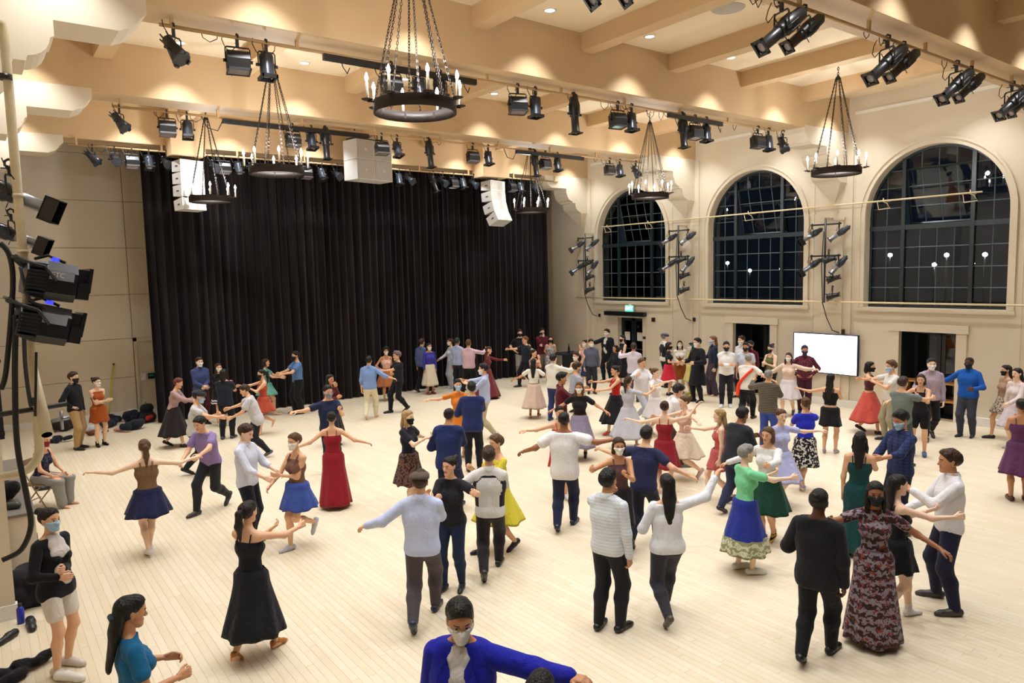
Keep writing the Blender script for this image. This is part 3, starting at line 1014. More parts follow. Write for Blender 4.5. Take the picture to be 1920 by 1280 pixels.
def fxpart(key, name, parent, loc=None, rot=None, M=None):
    kk = (key, M.name if M else '')
    if kk not in FXM:
        m, mt = FX[key]
        o = m.build(name, M or mt, parent, loc, rot); FXM[kk] = o.data
        return o
    return link(name, FXM[kk], parent, loc, rot)


def stage_light(kind, loc, pan, tilt, label, group, silver=False, pipe_dir=0., hat=False, clampless=False, scale=1.):
    """hung at loc (pipe centre); pan: heading of the aim, tilt from straight down (degrees)"""
    nm = {'f': 'fresnel_light', 'c': 'flood_light', 'e': 'ellipsoidal_light', 'p': 'par_light'}[kind]
    r = empty(nm, loc, 0, label, 'stage light', group)
    r.scale = (scale,)*3
    pr_ = math.radians(pan)-math.pi/2
    if not clampless:
        fxpart('clamp', 'clamp', r, None, (0, 0, pipe_dir))
    dz = {'f': -.30, 'c': -.30, 'e': -.32, 'p': -.28}[kind]
    fxpart('yoke_'+kind, 'yoke', r, None, (0, 0, pr_))
    body = {'f': 'fres', 'c': 'cyc', 'e': 'ell', 'p': 'par'}[kind]
    if kind == 'c': tilt = tilt*.3
    b = fxpart(body, 'housing', r, (0, 0, dz), (math.radians(tilt), 0, pr_), M_GREY if silver and kind in 'pe' else None)
    if kind == 'f':
        fxpart('fres_frame', 'colour_frame', b); fxpart('fres_lens', 'lens', b)
    elif kind == 'c':
        fxpart('cyc_frame', 'colour_frame', b, None, None, M_SILVER if silver else M_GREY); fxpart('cyc_lens', 'lens', b)
    elif kind == 'e':
        fxpart('ell_tube', 'lens_tube', b, None, None, M_SILVER if silver else M_BLACK); fxpart('ell_frame', 'colour_frame', b); fxpart('ell_lens', 'lens', b)
        if hat: fxpart('hat', 'top_hat', b)
    else:
        fxpart('par_lens', 'lens', b); fxpart('par_clip', 'colour_frame', b)
    fxpart('cable', 'power_cable', r, None, (0, 0, pr_))
    return r


ORD = ['first', 'second', 'third', 'fourth', 'fifth', 'sixth', 'seventh', 'eighth', 'ninth', 'tenth', 'eleventh', 'twelfth', 'thirteenth', 'fourteenth']
NICE = {'f': 'barrel-shaped light', 'c': 'wide flood light box', 'e': 'upright ellipsoidal spotlight', 'p': 'tapered lamp can'}


def pipe(y, z, x0, x1, label, hang):
    r = empty('lighting_pipe', ((x0+x1)/2, y, z), 0, label, 'pipe')
    L = (x1-x0)/2
    MB().tube([(-L, 0, 0), (L, 0, 0)], .024, 10).build('pipe', M_PIPE, r)
    for k in range(hang):
        x = -L+.15+(2*L-.3)*k/(hang-1)
        MB().box((x-.022, -.022, 0), (x+.022, .022, ZB-z+.02)).build('hanger', M_PIPE, r)
    # taped cable run along the pipe with slack loops
    pts = []; rr = random.Random(int(y*10))
    x = -L+.3
    while x < L-.3:
        pts.append((x, .03, .02-.03*rr.random())); x += .25
    MB().tube(pts, .011, 5).build('cable_run', M_CABLE, r)
    for k in range(hang+4):
        x = -L+.5+(2*L-1)*rr.random()
        w = .05+.07*rr.random(); h = .08+.12*rr.random()
        MB().tube([(x-w, .025, 0), (x-w*.8, .03, -h*.6), (x, .03, -h), (x+w*.9, .03, -h*.5), (x+w, .025, .01)], .006, 5).build('cable_loop', M_CABLE, r)
    return r


PIPES = [(10.4, 7.11, 2.2, 15.9, 'tan lighting pipe under the beam behind the biggest chandelier', 9),
         (15.4, 7.07, 2.35, 16.6, 'tan lighting pipe under the beam just before the curtain beam', 9),
         (20.02, 7.06, 2.1, 17.2, 'tan lighting pipe close in front of the curtain top', 9),
         (5.32, 7.08, 5.0, 17.5, 'tan lighting pipe carrying pairs of long spotlights', 8)]
for (y, z, a, b, lab, h) in PIPES:
    p = pipe(y, z, a, b, lab, h)
    if y > 20:
        for ch in p.children:
            if ch.name.startswith('hanger'): ch.scale = (1, 1, 1)
TOCAM = math.degrees(math.atan2(-_fw.y, -_fw.x))
RIGHT = math.degrees(math.atan2(_r0.y, _r0.x))
P1 = [(325, 60, 'p', RIGHT-20, 38), (444, 72, 'c', -100, 25), (498, 78, 'f', -90, 6), (733, 128, 'c', -95, 20), (785, 138, 'f', -90, 5), (825, 145, 'e', -90, 12),
      (970, 160, 'c', -110, 25), (1003, 165, 'f', -90, 4), (1077, 178, 'e', -90, 4), (1158, 192, 'c', -100, 20), (1184, 196, 'f', -90, 6), (1281, 215, 'e', -90, 5),
      (1303, 220, 'c', -95, 20), (1324, 224, 'f', -90, 6), (1421, 238, 'c', -95, 15), (1441, 242, 'f', -90, 8), (1468, 247, 'p', -110, 30)]
P2 = [(223, 203, 'p', RIGHT-10, 40), (312, 212, 'c', -95, 35), (350, 217, 'f', -100, 16), (548, 234, 'c', -90, 22), (583, 239, 'f', -85, 14), (610, 243, 'e', -90, 4),
      (715, 250, 'c', -95, 25), (744, 254, 'f', -80, 18), (805, 262, 'e', -80, 8), (886, 270, 'c', -95, 25), (915, 273, 'f', -80, 10), (1003, 283, 'e', -80, 8),
      (1022, 285, 'c', -90, 22), (1045, 288, 'f', -85, 10), (1143, 297, 'c', -95, 22), (1162, 299, 'f', -85, 10), (1192, 302, 'p', -100, 45)]
P3 = [(173, 284, 'p', RIGHT, 45), (215, 290, 'p', -80, 60), (247, 293, 'c', -90, 45), (279, 296, 'f', -90, 25), (312, 298, 'p', -80, 60), (402, 303, 'p', -80, 60), (420, 304, 'c', -90, 45), (447, 306, 'f', -90, 25),
      (474, 308, 'p', -80, 60), (496, 309, 'p', -70, 50), (553, 310, 'p', -80, 60), (574, 312, 'c', -90, 35), (603, 314, 'f', -80, 25), (632, 315, 'p', -80, 60), (705, 320, 'p', -80, 60), (748, 322, 'f', -85, 12),
      (768, 324, 'p', -75, 60), (812, 327, 'e', -75, 25), (830, 328, 'p', -75, 60), (850, 330, 'c', -85, 35), (868, 331, 'f', -85, 20), (888, 333, 'p', -75, 60), (960, 338, 'c', -85, 35), (976, 340, 'f', -85, 20), (1003, 342, 'p', -85, 60)]
for rows, (y, z, *_), where in ((P1, PIPES[0], 'on the pipe behind the biggest chandelier'), (P2, PIPES[1], 'on the pipe before the curtain pipe'), (P3, PIPES[2], 'on the curtain-top pipe')):
    for (x, yy, kd, pan, tilt) in rows:
        q = at(x, yy, 1, y)
        nth = sum(1 for w_ in rows if w_[2] == kd and w_[0] > x)
        lab = ORD[nth]+' '+NICE[kd]+' from the window wall '+where
        stage_light(kd, (q.x, y, z), pan, tilt, lab, NICE[kd]+'s '+where, silver=(y > 15 and (kd != 'e')), scale=1.0 if y > 15 else 1.05)
# near pipe: pairs of long spotlights aimed down to the left
aim = RIGHT+180+18
NEAR = ((1158, -60), (1212, -50), (1466, -25), (1508, -10), (1664, 60), (1694, 73), (1794, 110), (1820, 124), (1898, 150), (1916, 159))
for k_, (x, yy) in enumerate(NEAR):
    q = at(x, yy, 1, 5.32)
    lab = ('window-side' if k_ % 2 else 'outer')+' long black spotlight of the '+ORD[4-k_//2]+' pair from the window wall, nearest pipe'
    stage_light('e', (q.x, 5.32, 7.08), aim, 52, lab, 'paired long spotlights', scale=1.12 if k_ % 2 == 0 else .95)
for (x, yy, L, w_) in ((755, 128, 1.35, 'right behind the biggest chandelier'), (1300, 222, .9, 'ahead of the middle arched window')):
    q = at(x, yy, 1, 10.4)
    rwy = empty('power_raceway', (q.x, 10.33, 7.03), 0, 'black power strip strapped below a pipe, '+w_, 'power strip', 'raceways')
    MB().box((-L, -.035, -.045), (L, .035, .045)).build('box', M_BLACK, rwy)
    for k in range(5):
        x0 = -L*.8+k*L*.4
        MB().tube([(x0, -.03, -.04), (x0+.01, -.05, -.12), (x0+.08, -.04, -.2), (x0+.14, 0, -.1)], .008, 5).build('tail_cable', M_CABLE, rwy)
for (x, yy, L, w_) in ((560, 241, 1.6, 'behind a chandelier between the white speakers'), (1030, 288, 1.2, 'close to the curved white speakers')):
    q = at(x, yy, 1, 15.4)
    rwy = empty('power_raceway', (q.x, 15.33, 6.99), 0, 'black power strip strapped below a pipe, '+w_, 'power strip', 'raceways')
    MB().box((-L, -.035, -.045), (L, .035, .045)).build('box', M_BLACK, rwy)
    MB().tube([(-L, 0, 0), (-L-.1, 0, -.2), (-L-.3, 0, -.16), (-L-.4, 0, .05)], .01, 5).build('tail_cable', M_CABLE, rwy)

# ---- wall booms: upright pipe with arms and lamps
BOOMW = ['beside the curtain edge', 'between the first two windows', 'above the television']
for bi, (x, y) in enumerate(((1097, 440), (1272, 425), (1548, 412))):
    q = at(x, y, 0, 18.28)
    by = q.y; zt = q.z
    r = empty('lighting_boom', (18.28, by, zt), 0, 'black upright boom pipe with cross arms on the window wall, '+BOOMW[bi], 'boom')
    MB().tube([(0, 0, .05), (0, 0, -2.2)], .026, 10).build('boom_pipe', M_BLACK, r)
    for z in (-.12, -.95):
        MB().tube([(.02, -.42, z), (.02, .42, z)], .022, 8).build('cross_arm', M_BLACK, r)
    MB().box((0, -.03, .0), (XR-18.28, .03, .06)).build('wall_bracket', M_WALL, r)
    MB().box((0, -.03, -2.15), (XR-18.28-.04, .03, -2.1)).build('wall_bracket', M_WALL, r)
    cb = MB().tube([(-.03, .03, -.3), (-.05, .06, -1.2), (-.03, .03, -2.2), (.08, -.03, -2.6), (.22, -.12, -2.95), (.34, -.25, -3.02)], .014, 6)
    cb.build('feed_cable', M_CABLE, r)
    MB().cbox((XR-18.28-.08, -.36, -2.98), (.05, .07, .12)).build('wall_socket', M_BLACK, r)
    lab = 'on the boom pipe '+BOOMW[bi]
    L_ = RIGHT+180-30
    for (dy, dz, kd, pan, tilt, hat, sil) in ((.38, -.12, 'e', L_+25, 58, True, True), (-.38, -.12, 'e', L_, 55, False, True), (.38, -.95, 'e', L_+25, 55, True, True), (-.38, -.95, 'e', L_+10, 40, False, True)):
        l2 = ('upper ' if dz > -.5 else 'lower ')+('spotlight with a square hood ' if hat else 'silver-tubed spotlight ')+lab
        stage_light(kd, (18.28, by+dy, zt+dz), pan, tilt, l2, l2, silver=sil, hat=hat, pipe_dir=math.pi/2, scale=.82)
    for nm_, dz, dy in (('top', -1.02, -.12), ('middle', -1.52, -.24), ('bottom', -1.98, -.24)):
        l2 = nm_+' short black lamp '+lab
        stage_light('p', (18.26, by+dy, zt+dz+.2), L_, 75, l2, l2, clampless=False, pipe_dir=math.pi/2, scale=.85)

# ---- wall rails
for nm, pts, rad, lab, br in (('wall_rail', ((1080, 556.6), (1920, 573)), .024, 'cream lower pipe rail running along the window wall below the arches', 9),
                              ('wall_rail', ((1128.7, 424.5), (1842, 361)), .021, 'cream upper pipe rail crossing in front of the arched windows', 7)):
    X0 = 18.42 if br == 9 else 18.36
    a = at(*pts[0], 0, X0); b = at(*pts[1], 0, X0)
    if br == 9: b = b+(b-a)*.25
    zz = (a.z+b.z)/2
    r = empty(nm, (X0, (a.y+b.y)/2, zz), 0, lab, 'rail')
    hl = abs(a.y-b.y)/2
    MB().tube([(0, -hl, 0), (0, hl, 0)], rad, 8).build('pipe', M_RAIL, r)
    for k in range(br):
        y = -hl+.25+(2*hl-.5)*k/(br-1)
        if br == 9:
            MB().tube([(0, y, 0), (XR-X0, y, -.02)], .012, 6).build('bracket', M_RAIL, r)
        else:
            MB().tube([(0, y, .07), (0, y, -.02), (.06, y-.06, -.06), (.1, y-.12, -.18), (.1, y+.16, -.2), (.02, y+.16, 0)], .012, 6).build('hook', M_RAIL, r)
            MB().tube([(0, y, 0), (XR-X0+(.28 if False else 0), y, 0)], .010, 6).build('bracket', M_RAIL, r)

# ---- television, exit sign, wall plates
a = at(1489, 620, 0, 18.58); b = at(1608.5, 702, 0, 18.58)
tvw, tvh = abs(a.y-b.y), 1.09
tv = empty('television', (18.58, (a.y+b.y)/2, 1.43), 0, 'large wall television with a blank glowing white screen', 'television')
m = MB(); t = .022
m.box((-.03, -tvw/2, -tvh/2), (.03, tvw/2, -tvh/2+t)); m.box((-.03, -tvw/2, tvh/2-t), (.03, tvw/2, tvh/2)); m.box((-.03, -tvw/2, -tvh/2), (.03, -tvw/2+t, tvh/2)); m.box((-.03, tvw/2-t, -tvh/2), (.03, tvw/2, tvh/2)); m.box((0, -tvw/2, -tvh/2), (.04, tvw/2, tvh/2))
m.build('bezel', mat('tv_bezel', '#1a2150', .3), tv)
MB().box((-.022, -tvw/2+t, -tvh/2+t), (-.012, tvw/2-t, tvh/2-t)).build('screen', M_SCREEN, tv)
MB().box((.03, -.3, -.25), (.125, .3, .25)).build('wall_mount', M_BLACK, tv)
q = at(1180, 578, 0, XR-.1)
ex = empty('exit_sign', (XR-.09, q.y, 2.48), 0, 'green glowing exit sign above the dark double door', 'exit sign')
MB().box((-.025, -.20, -.115), (.025, .20, .115)).build('housing', M_WHITE, ex)
MB().box((-.03, -.185, -.10), (-.024, .185, .10)).build('green_face', M_EXIT, ex)
MB().box((.02, -.06, .1), (.09, .06, .16)).build('canopy', M_WHITE, ex)
link('lettering', text_mesh('EXIT', .17, M_EXITTXT), ex, (-.034, 0, 0), (math.pi/2, 0, -math.pi/2))
for i, (x, y, w, h, lab) in enumerate(((1225, 599, .14, .14, 'small dark red fire alarm plate right of the exit door'), (1208, 633, .10, .09, 'small dark switch box at handle height by the exit door'), (1209, 672, .08, .09, 'tiny dark outlet plate low beside the exit door'))):
    q = at(x, y, 0, XR-.02)
    o = MB().cbox((0, 0, 0), (.04, w, h)).cbox((-.025, 0, 0), (.012, w*.6, h*.5)).build('wall_plate', mat('dark_red_plate', '#4a1a1a', .4))
    o.location = q; tag(o, lab, 'wall plate')

# ---- shelves in the third doorway
sh = empty('wooden_shelf', (XR+.32, 7.95, 0), 0, 'wooden shelf unit set in the dark doorway by the last arched window', 'shelf')
for z in (.42, .86):
    MB().box((-.2, -.64, z), (.2, .64, z+.035)).build('shelf_board', M_WOOD, sh)
for y in (-.62, -.02, .58):
    MB().box((-.18, y, 0), (.18, y+.035, .86)).build('side_panel', M_WOOD, sh)

# ================================================================== PEOPLE
SKIN = ['#f0c9ad', '#e3b08c', '#c98f68', '#9a6545', '#5e3b2a']
_cl = {}


def cloth(spec):
    """'#rrggbb' or '#rrggbb/pattern/#rrggbb'"""
    if spec in _cl: return _cl[spec]
    p = spec.split('/')
    m, nt, b, N, L = newmat('cloth_'+p[0][1:]+('_'+p[1] if len(p) > 1 else ''))
    c = srgb(p[0])
    tc = N.new('ShaderNodeTexCoord')
    nz = N.new('ShaderNodeTexNoise'); nz.inputs['Scale'].default_value = 7; nz.inputs['Detail'].default_value = 4; nz.inputs['Distortion'].default_value = .8
    L.new(tc.outputs['Object'], nz.inputs['Vector'])
    mx = N.new('ShaderNodeMix'); mx.data_type = 'RGBA'
    mx.inputs[6].default_value = (*[v*.86 for v in c], 1); mx.inputs[7].default_value = (*[min(1, v*1.1) for v in c], 1)
    L.new(nz.outputs['Fac'], mx.inputs[0])
    out = mx.outputs[2]
    if len(p) > 1:
        c2 = srgb(p[2])
        m2 = N.new('ShaderNodeMix'); m2.data_type = 'RGBA'; m2.inputs[7].default_value = (*c2, 1)
        L.new(out, m2.inputs[6])
        cr = N.new('ShaderNodeValToRGB'); cr.color_ramp.interpolation = 'CONSTANT'
        if p[1] == 'plaid' or p[1] == 'stripe' or p[1] == 'band':
            w = N.new('ShaderNodeTexWave'); w.inputs['Scale'].default_value = {'plaid': 7, 'stripe': 9, 'band': 2.2}[p[1]]
            w.bands_direction = 'Z'; w.inputs['Distortion'].default_value = {'plaid': .2, 'stripe': 0, 'band': 2.5}[p[1]]
            w.inputs['Detail'].default_value = 2
            L.new(tc.outputs['Object'], w.inputs['Vector'])
            fac = w.outputs['Fac']
            if p[1] == 'plaid':
                w2 = N.new('ShaderNodeTexWave'); w2.inputs['Scale'].default_value = 6; w2.bands_direction = 'DIAGONAL'; w2.inputs['Detail'].default_value = 0
                mpx = N.new('ShaderNodeMapping'); mpx.inputs['Scale'].default_value = (1, 1, 0); L.new(tc.outputs['Object'], mpx.inputs['Vector']); L.new(mpx.outputs[0], w2.inputs['Vector'])
                mxm = N.new('ShaderNodeMath'); mxm.operation = 'MAXIMUM'; L.new(fac, mxm.inputs[0]); L.new(w2.outputs['Fac'], mxm.inputs[1]); fac = mxm.outputs[0]
            if p[1] == 'band':
                w.inputs['Scale'].default_value = 3.4; w.inputs['Distortion'].default_value = 7; w.inputs['Detail'].default_value = 4; w.inputs['Detail Scale'].default_value = 7
            L.new(fac, cr.inputs[0])
            cr.color_ramp.elements[1].position = .62 if p[1] != 'plaid' else .8
            if p[1] == 'band':
                cr.color_ramp.elements[1].position = .55
        else:
            v = N.new('ShaderNodeTexNoise'); v.inputs['Scale'].default_value = 26 if p[1] == 'print' else 60; v.inputs['Detail'].default_value = 1
            L.new(tc.outputs['Object'], v.inputs['Vector']); L.new(v.outputs['Fac'], cr.inputs[0])
            cr.color_ramp.elements[1].position = .53 if p[1] == 'print' else .6
        cr.color_ramp.elements[0].color = (0, 0, 0, 1); cr.color_ramp.elements[1].color = (1, 1, 1, 1)
        L.new(cr.outputs[0], m2.inputs[0]); out = m2.outputs[2]
        if len(p) > 3:
            m3 = N.new('ShaderNodeMix'); m3.data_type = 'RGBA'; m3.inputs[7].default_value = (*srgb(p[3]), 1); L.new(out, m3.inputs[6])
            n3 = N.new('ShaderNodeTexNoise'); n3.inputs['Scale'].default_value = 30; L.new(tc.outputs['Object'], n3.inputs['Vector'])
            c3 = N.new('ShaderNodeValToRGB'); c3.color_ramp.interpolation = 'CONSTANT'; c3.color_ramp.elements[1].position = .6; L.new(n3.outputs['Fac'], c3.inputs[0])
            L.new(c3.outputs[0], m3.inputs[0]); out = m3.outputs[2]
    L.new(out, b.inputs['Base Color'])
    b.inputs['Roughness'].default_value = .85; b.inputs['Specular IOR Level'].default_value = .25
    b.inputs['Sheen Weight'].default_value = .08
    mp = N.new('ShaderNodeMapping'); mp.inputs['Scale'].default_value = (1, 1, .55); L.new(tc.outputs['Object'], mp.inputs['Vector'])
    n2 = N.new('ShaderNodeTexNoise'); n2.inputs['Scale'].default_value = 11; n2.inputs['Detail'].default_value = 3; n2.inputs['Distortion'].default_value = 1.6
    L.new(mp.outputs[0], n2.inputs['Vector'])
    bp = N.new('ShaderNodeBump'); bp.inputs['Strength'].default_value = .55; bp.inputs['Distance'].default_value = .03
    L.new(n2.outputs['Fac'], bp.inputs['Height']); L.new(bp.outputs['Normal'], b.inputs['Normal'])
    _cl[spec] = m
    return m


def skin(i): return mat('skin', SKIN[i], .5, var=.06, scale=14, spec=.4)
def hairmat(c):
    key = 'hair'+c
    if key in MATS: return MATS[key]
    m, nt, b, N, L = newmat('hair')
    tc = N.new('ShaderNodeTexCoord'); mp = N.new('ShaderNodeMapping'); mp.inputs['Scale'].default_value = (42, 42, 5)
    L.new(tc.outputs['Object'], mp.inputs['Vector'])
    nz = N.new('ShaderNodeTexNoise'); nz.inputs['Scale'].default_value = 1.5; L.new(mp.outputs[0], nz.inputs['Vector'])
    mx = N.new('ShaderNodeMix'); mx.data_type = 'RGBA'; cc = srgb(c)
    mx.inputs[6].default_value = (*[v*.6 for v in cc], 1); mx.inputs[7].default_value = (*[min(1, v*1.4) for v in cc], 1)
    L.new(nz.outputs['Fac'], mx.inputs[0]); L.new(mx.outputs[2], b.inputs['Base Color'])
    bp = N.new('ShaderNodeBump'); bp.inputs['Strength'].default_value = .9; bp.inputs['Distance'].default_value = .02
    L.new(nz.outputs['Fac'], bp.inputs['Height']); L.new(bp.outputs['Normal'], b.inputs['Normal'])
    b.inputs['Roughness'].default_value = .5; b.inputs['Specular IOR Level'].default_value = .35
    MATS[key] = m
    return m


M_EYE = mat('eye_white', '#e8e2dc', .2)
M_IRIS = mat('iris', '#2a1a10', .15)
M_LIP = {}
XN = (1., 0., 0.); YN = (0., 1., 0.); ZN = (0., 0., 1.)


def head_prims(g=0.):
    P = [Cone((0, -.03, .03), (0, .018, .036), .085+g, .079+g, (XN, .90)),
         Cone((0, .025, .0), (0, .04, -.07), .066+g, .045+g, (XN, .93)),
         Cone((0, .02, -.055), (0, .056, -.09), .048+g, .028+g),
         Cone((0, .072, -.1), (0, .072, -.1), .020+g, k=.02)]
    for s in (-1, 1):
        P += [Cone((s*.04, .052, -.018), (s*.052, .03, -.02), .024+g, .022+g, k=.02)]
    return P


HEADC = {}


def head_tmpl(c):
    if c in HEADC: return HEADC[c]
    P = head_prims()
    P += [Cone((-.028, .086, .022), (.028, .086, .022), .0105, k=.016), Cone((0, .090, .008), (0, .110, -.028), .0075, .0125, k=.012),
          Cone((-.012, .098, -.034), (.012, .098, -.034), .0085, k=.008), Cone((-.017, .0855, -.057), (.017, .0855, -.057), .0085, k=.006), Cone((-.014, .083, -.068), (.014, .083, -.068), .0085, k=.006)]
    for s in (-1, 1):
        P += [Cone((s*.079, -.008, .014), (s*.077, -.004, -.026), .016, .010, (XN, .55), k=.006)]
    eyes = lambda x, y, z: np.minimum(np.sqrt((x-.031)**2+(y-.098)**2+(z-.004)**2), np.sqrt((x+.031)**2+(y-.098)**2+(z-.004)**2))-.0145
    V, F = blob(P, c, .03, carve=eyes)
    cen = V[F].mean(1)
    mi = np.zeros(len(F), np.int32)
    lips = (np.abs(cen[:, 0]) < .024) & (cen[:, 1] > .086) & (cen[:, 2] < -.05) & (cen[:, 2] > -.074)
    mi[lips] = 3
    brow = (np.abs(np.abs(cen[:, 0])-.032) < .017) & (cen[:, 1] > .07) & (np.abs(cen[:, 2]-.0275) < .0045)
    mi[brow] = 4
    parts = [(V, F, mi)]
    for s in (-1, 1):
        m = MB(); m.lathe([(.0001, -.0125), (.0088, -.0088), (.0125, 0), (.0088, .0088), (.0001, .0125)], 8, 0, Matrix.Translation((s*.031, .0785, .004)) @ Matrix.Rotation(-math.pi/2, 4, 'X'), False)
        Ve = np.array(m.v, np.float32); Fe = np.array(m.f, np.int32)
        me_ = np.ones(len(Fe), np.int32); me_[Ve[Fe].mean(1)[:, 1] > .0785+.0085] = 2
        parts.append((Ve, Fe, me_))
    Vs = []; Fs = []; Ms = []; o = 0
    for a, f, q in parts:
        Vs.append(a); Fs.append(f+o); Ms.append(q); o += len(a)
    HEADC[c] = (np.concatenate(Vs), np.concatenate(Fs), np.concatenate(Ms))
    return HEADC[c]


HANDC = {}


def hand_tmpl(c, curl):
    if (c, curl) in HANDC: return HANDC[(c, curl)]
    P = []
    for x0, x1 in ((-.026, -.028), (-.009, -.01), (.009, .01), (.024, .028)):
        P.append(Cone((x0*.7, -.005, 0), (x1, .085, 0), .015, .0125, k=.014))
    for x, L, r in ((.029, .074, .0090), (.0095, .082, .0093), (-.0105, .076, .0090), (-.029, .060, .0082)):
        a = math.radians(14+curl*.55); b = math.radians(34+curl*1.35); d = math.radians(50+curl*2.0)
        p = Vector((x, .086, 0)); p1 = p+Vector((x*.08, math.cos(a), -math.sin(a)))*L*.45
        p2 = p1+Vector((x*.02, math.cos(b), -math.sin(b)))*L*.32; p3 = p2+Vector((0, math.cos(d), -math.sin(d)))*L*.25
        P += [Cone(p, p1, r, r*.95, k=.003), Cone(p1, p2, r*.95, r*.9, k=.002), Cone(p2, p3, r*.9, r*.78, k=.002)]
    t0 = Vector((.026, .018, -.004)); t1 = Vector((.050, .050, -.014)); t2 = Vector((.056, .080, -.026)); t3 = Vector((.052, .102, -.036))
    P += [Cone(t0, t1, .0145, .0115, k=.012), Cone(t1, t2, .0112, .010, k=.003), Cone(t2, t3, .010, .0082, k=.002)]
    HANDC[(c, curl)] = blob(P, c, .003, pad=.01)
    return HANDC[(c, curl)]


HAIRC = {}


def hair_mesh(kind, col):
    if (kind, col) in HAIRC: return HAIRC[(kind, col)]
    c = .0085 if kind in ('short', 'curly') else .0115; rough = .0022
    base = [Cone((0, -.034, .040), (0, .016, .052), .095, .085, (XN, .92))]
    nape = -.075
    face = lambda x, y, z: np.maximum(-(-.75*y+.66*z+.014), nape-z)
    cut = face; P = list(base)
    if kind == 'buzz':
        P = [Cone((0, -.032, .034), (0, .016, .042), .0885, .082, (XN, .91))]; rough = 0
        V, F = blob(P, c, .02, cut=cut)
    elif kind in ('short', 'curly'):
        if kind == 'curly':
            P.append(Cone((0, -.02, .075), (0, .03, .085), .085, .07)); rough = .008
        else:
            P.append(Cone((0, .0, .078), (.01, .045, .088), .06, .045))
            rr = random.Random(5)
            for q in range(22):
                a_ = rr.random()*6.28; e_ = rr.random()*1.1
                d_ = Vector((math.cos(a_)*math.sin(e_)*.9, math.sin(a_)*math.sin(e_), math.cos(e_)))
                o_ = Vector((0, -.012, .046))+d_*.084
                P.append(Cone(o_, o_+d_*.012+Vector((.012*(rr.random()-.5), .02, -.006)), .02, .009, k=.008))
            rough = .004
        V, F = blob(P, c, .03, cut=cut, rough=rough)
    elif kind == 'afro':
        V, F = blob([Cone((0, -.03, .03), (0, -.0, .06), .125, .115)], c, .03, cut=lambda x, y, z: np.maximum(-(-.8*y+.6*z+.03), -.1-z), rough=.009)
    else:
        V, F = blob(P, c, .02, cut=cut, rough=rough)
        Q = []
        if kind == 'long':
            Q = [Cone((0, -.075, .03), (0, -.10, -.13), .07, .072, (YN, .62)), Cone((0, -.10, -.13), (0, -.115, -.36), .074, .05, (YN, .45))]
            for s in (-1, 1): Q += [Cone((s*.07, -.015, .03), (s*.082, .0, -.10), .028, .026), Cone((s*.082, .0, -.10), (s*.085, .02, -.24), .028, .016)]
        elif kind == 'longback':
            Q = [Cone((0, -.075, .03), (0, -.10, -.13), .078, .075, (YN, .62)), Cone((0, -.10, -.13), (0, -.12, -.40), .08, .05, (YN, .45))]
        elif kind == 'bob':
            Q = [Cone((0, -.07, .03), (0, -.085, -.09), .08, .08, (YN, .7))]
            for s in (-1, 1): Q += [Cone((s*.072, -.01, .03), (s*.082, .005, -.09), .03, .03)]
        elif kind == 'pony':
            Q = [Cone((0, -.10, .035), (0, -.15, .03), .03, .034), Cone((0, -.15, .03), (0, -.165, -.10), .04, .04), Cone((0, -.165, -.10), (0, -.15, -.27), .04, .014)]
        elif kind == 'bun':
            Q = [Cone((0, -.10, .075), (0, -.135, .09), .04, .042)]
        V2, F2 = blob(Q, c, .03, rough=.003)
        F = np.concatenate([F, F2+len(V)]); V = np.concatenate([V, V2])
    HAIRC[(kind, col)] = np_mesh('hair', [(V, F, 0)], [hairmat(col)])
    return HAIRC[(kind, col)]


HATC = {}


def hat_mesh(kind, col):
    if (kind, col) in HATC: return HATC[(kind, col)]
    if kind == 'flatcap':
        V, F = blob([Cone((0, -.035, .068), (0, .045, .060), .106, .094, (ZN, .62))], .011, .02, cut=lambda x, y, z: .035-.25*y-z+0*x)
        V2, F2 = blob([Cone((-.05, .10, .043), (.05, .10, .043), .04, .04, (ZN, .3))], .011, .01)
        F = np.concatenate([F, F2+len(V)]); V = np.concatenate([V, V2])
    else:
        V, F = blob([Cone((0, -.04, .05), (0, .012, .068), .102, .093, (XN, .94))], .011, .02, cut=lambda x, y, z: -(-.55*y+.8*z-.012)+0*x)
    HATC[(kind, col)] = np_mesh('cap', [(V, F, 0)], [cloth(col)])
    return HATC[(kind, col)]


MASKC = {}


def mask_mesh(col):
    if col in MASKC: return MASKC[col]
    P = head_prims(.0085)+[Cone((0, .09, -.02), (0, .108, -.036), .015, .020, k=.03)]
    V, F = blob(P, .009, .03, cut=lambda x, y, z: np.maximum(np.maximum(z+.006+.35*np.abs(x)*0+.0*y, -.118-z), .018+.15*np.abs(z+.05)-y))
    parts = [(V, F, 0)]
    for s in (-1, 1):
        m = MB().tube([(s*.066, .03, -.02), (s*.084, -.018, .016)], .003, 4, 0, False).tube([(s*.062, .024, -.075), (s*.085, -.016, -.02)], .003, 4, 0, False)
        parts.append((np.array(m.v, np.float32), np.array(m.f, np.int32), 0))
    MASKC[col] = np_mesh('face_mask', parts, [mat('mask_cloth', col, .8, var=.04)])
    return MASKC[col]


SHOEC = {}


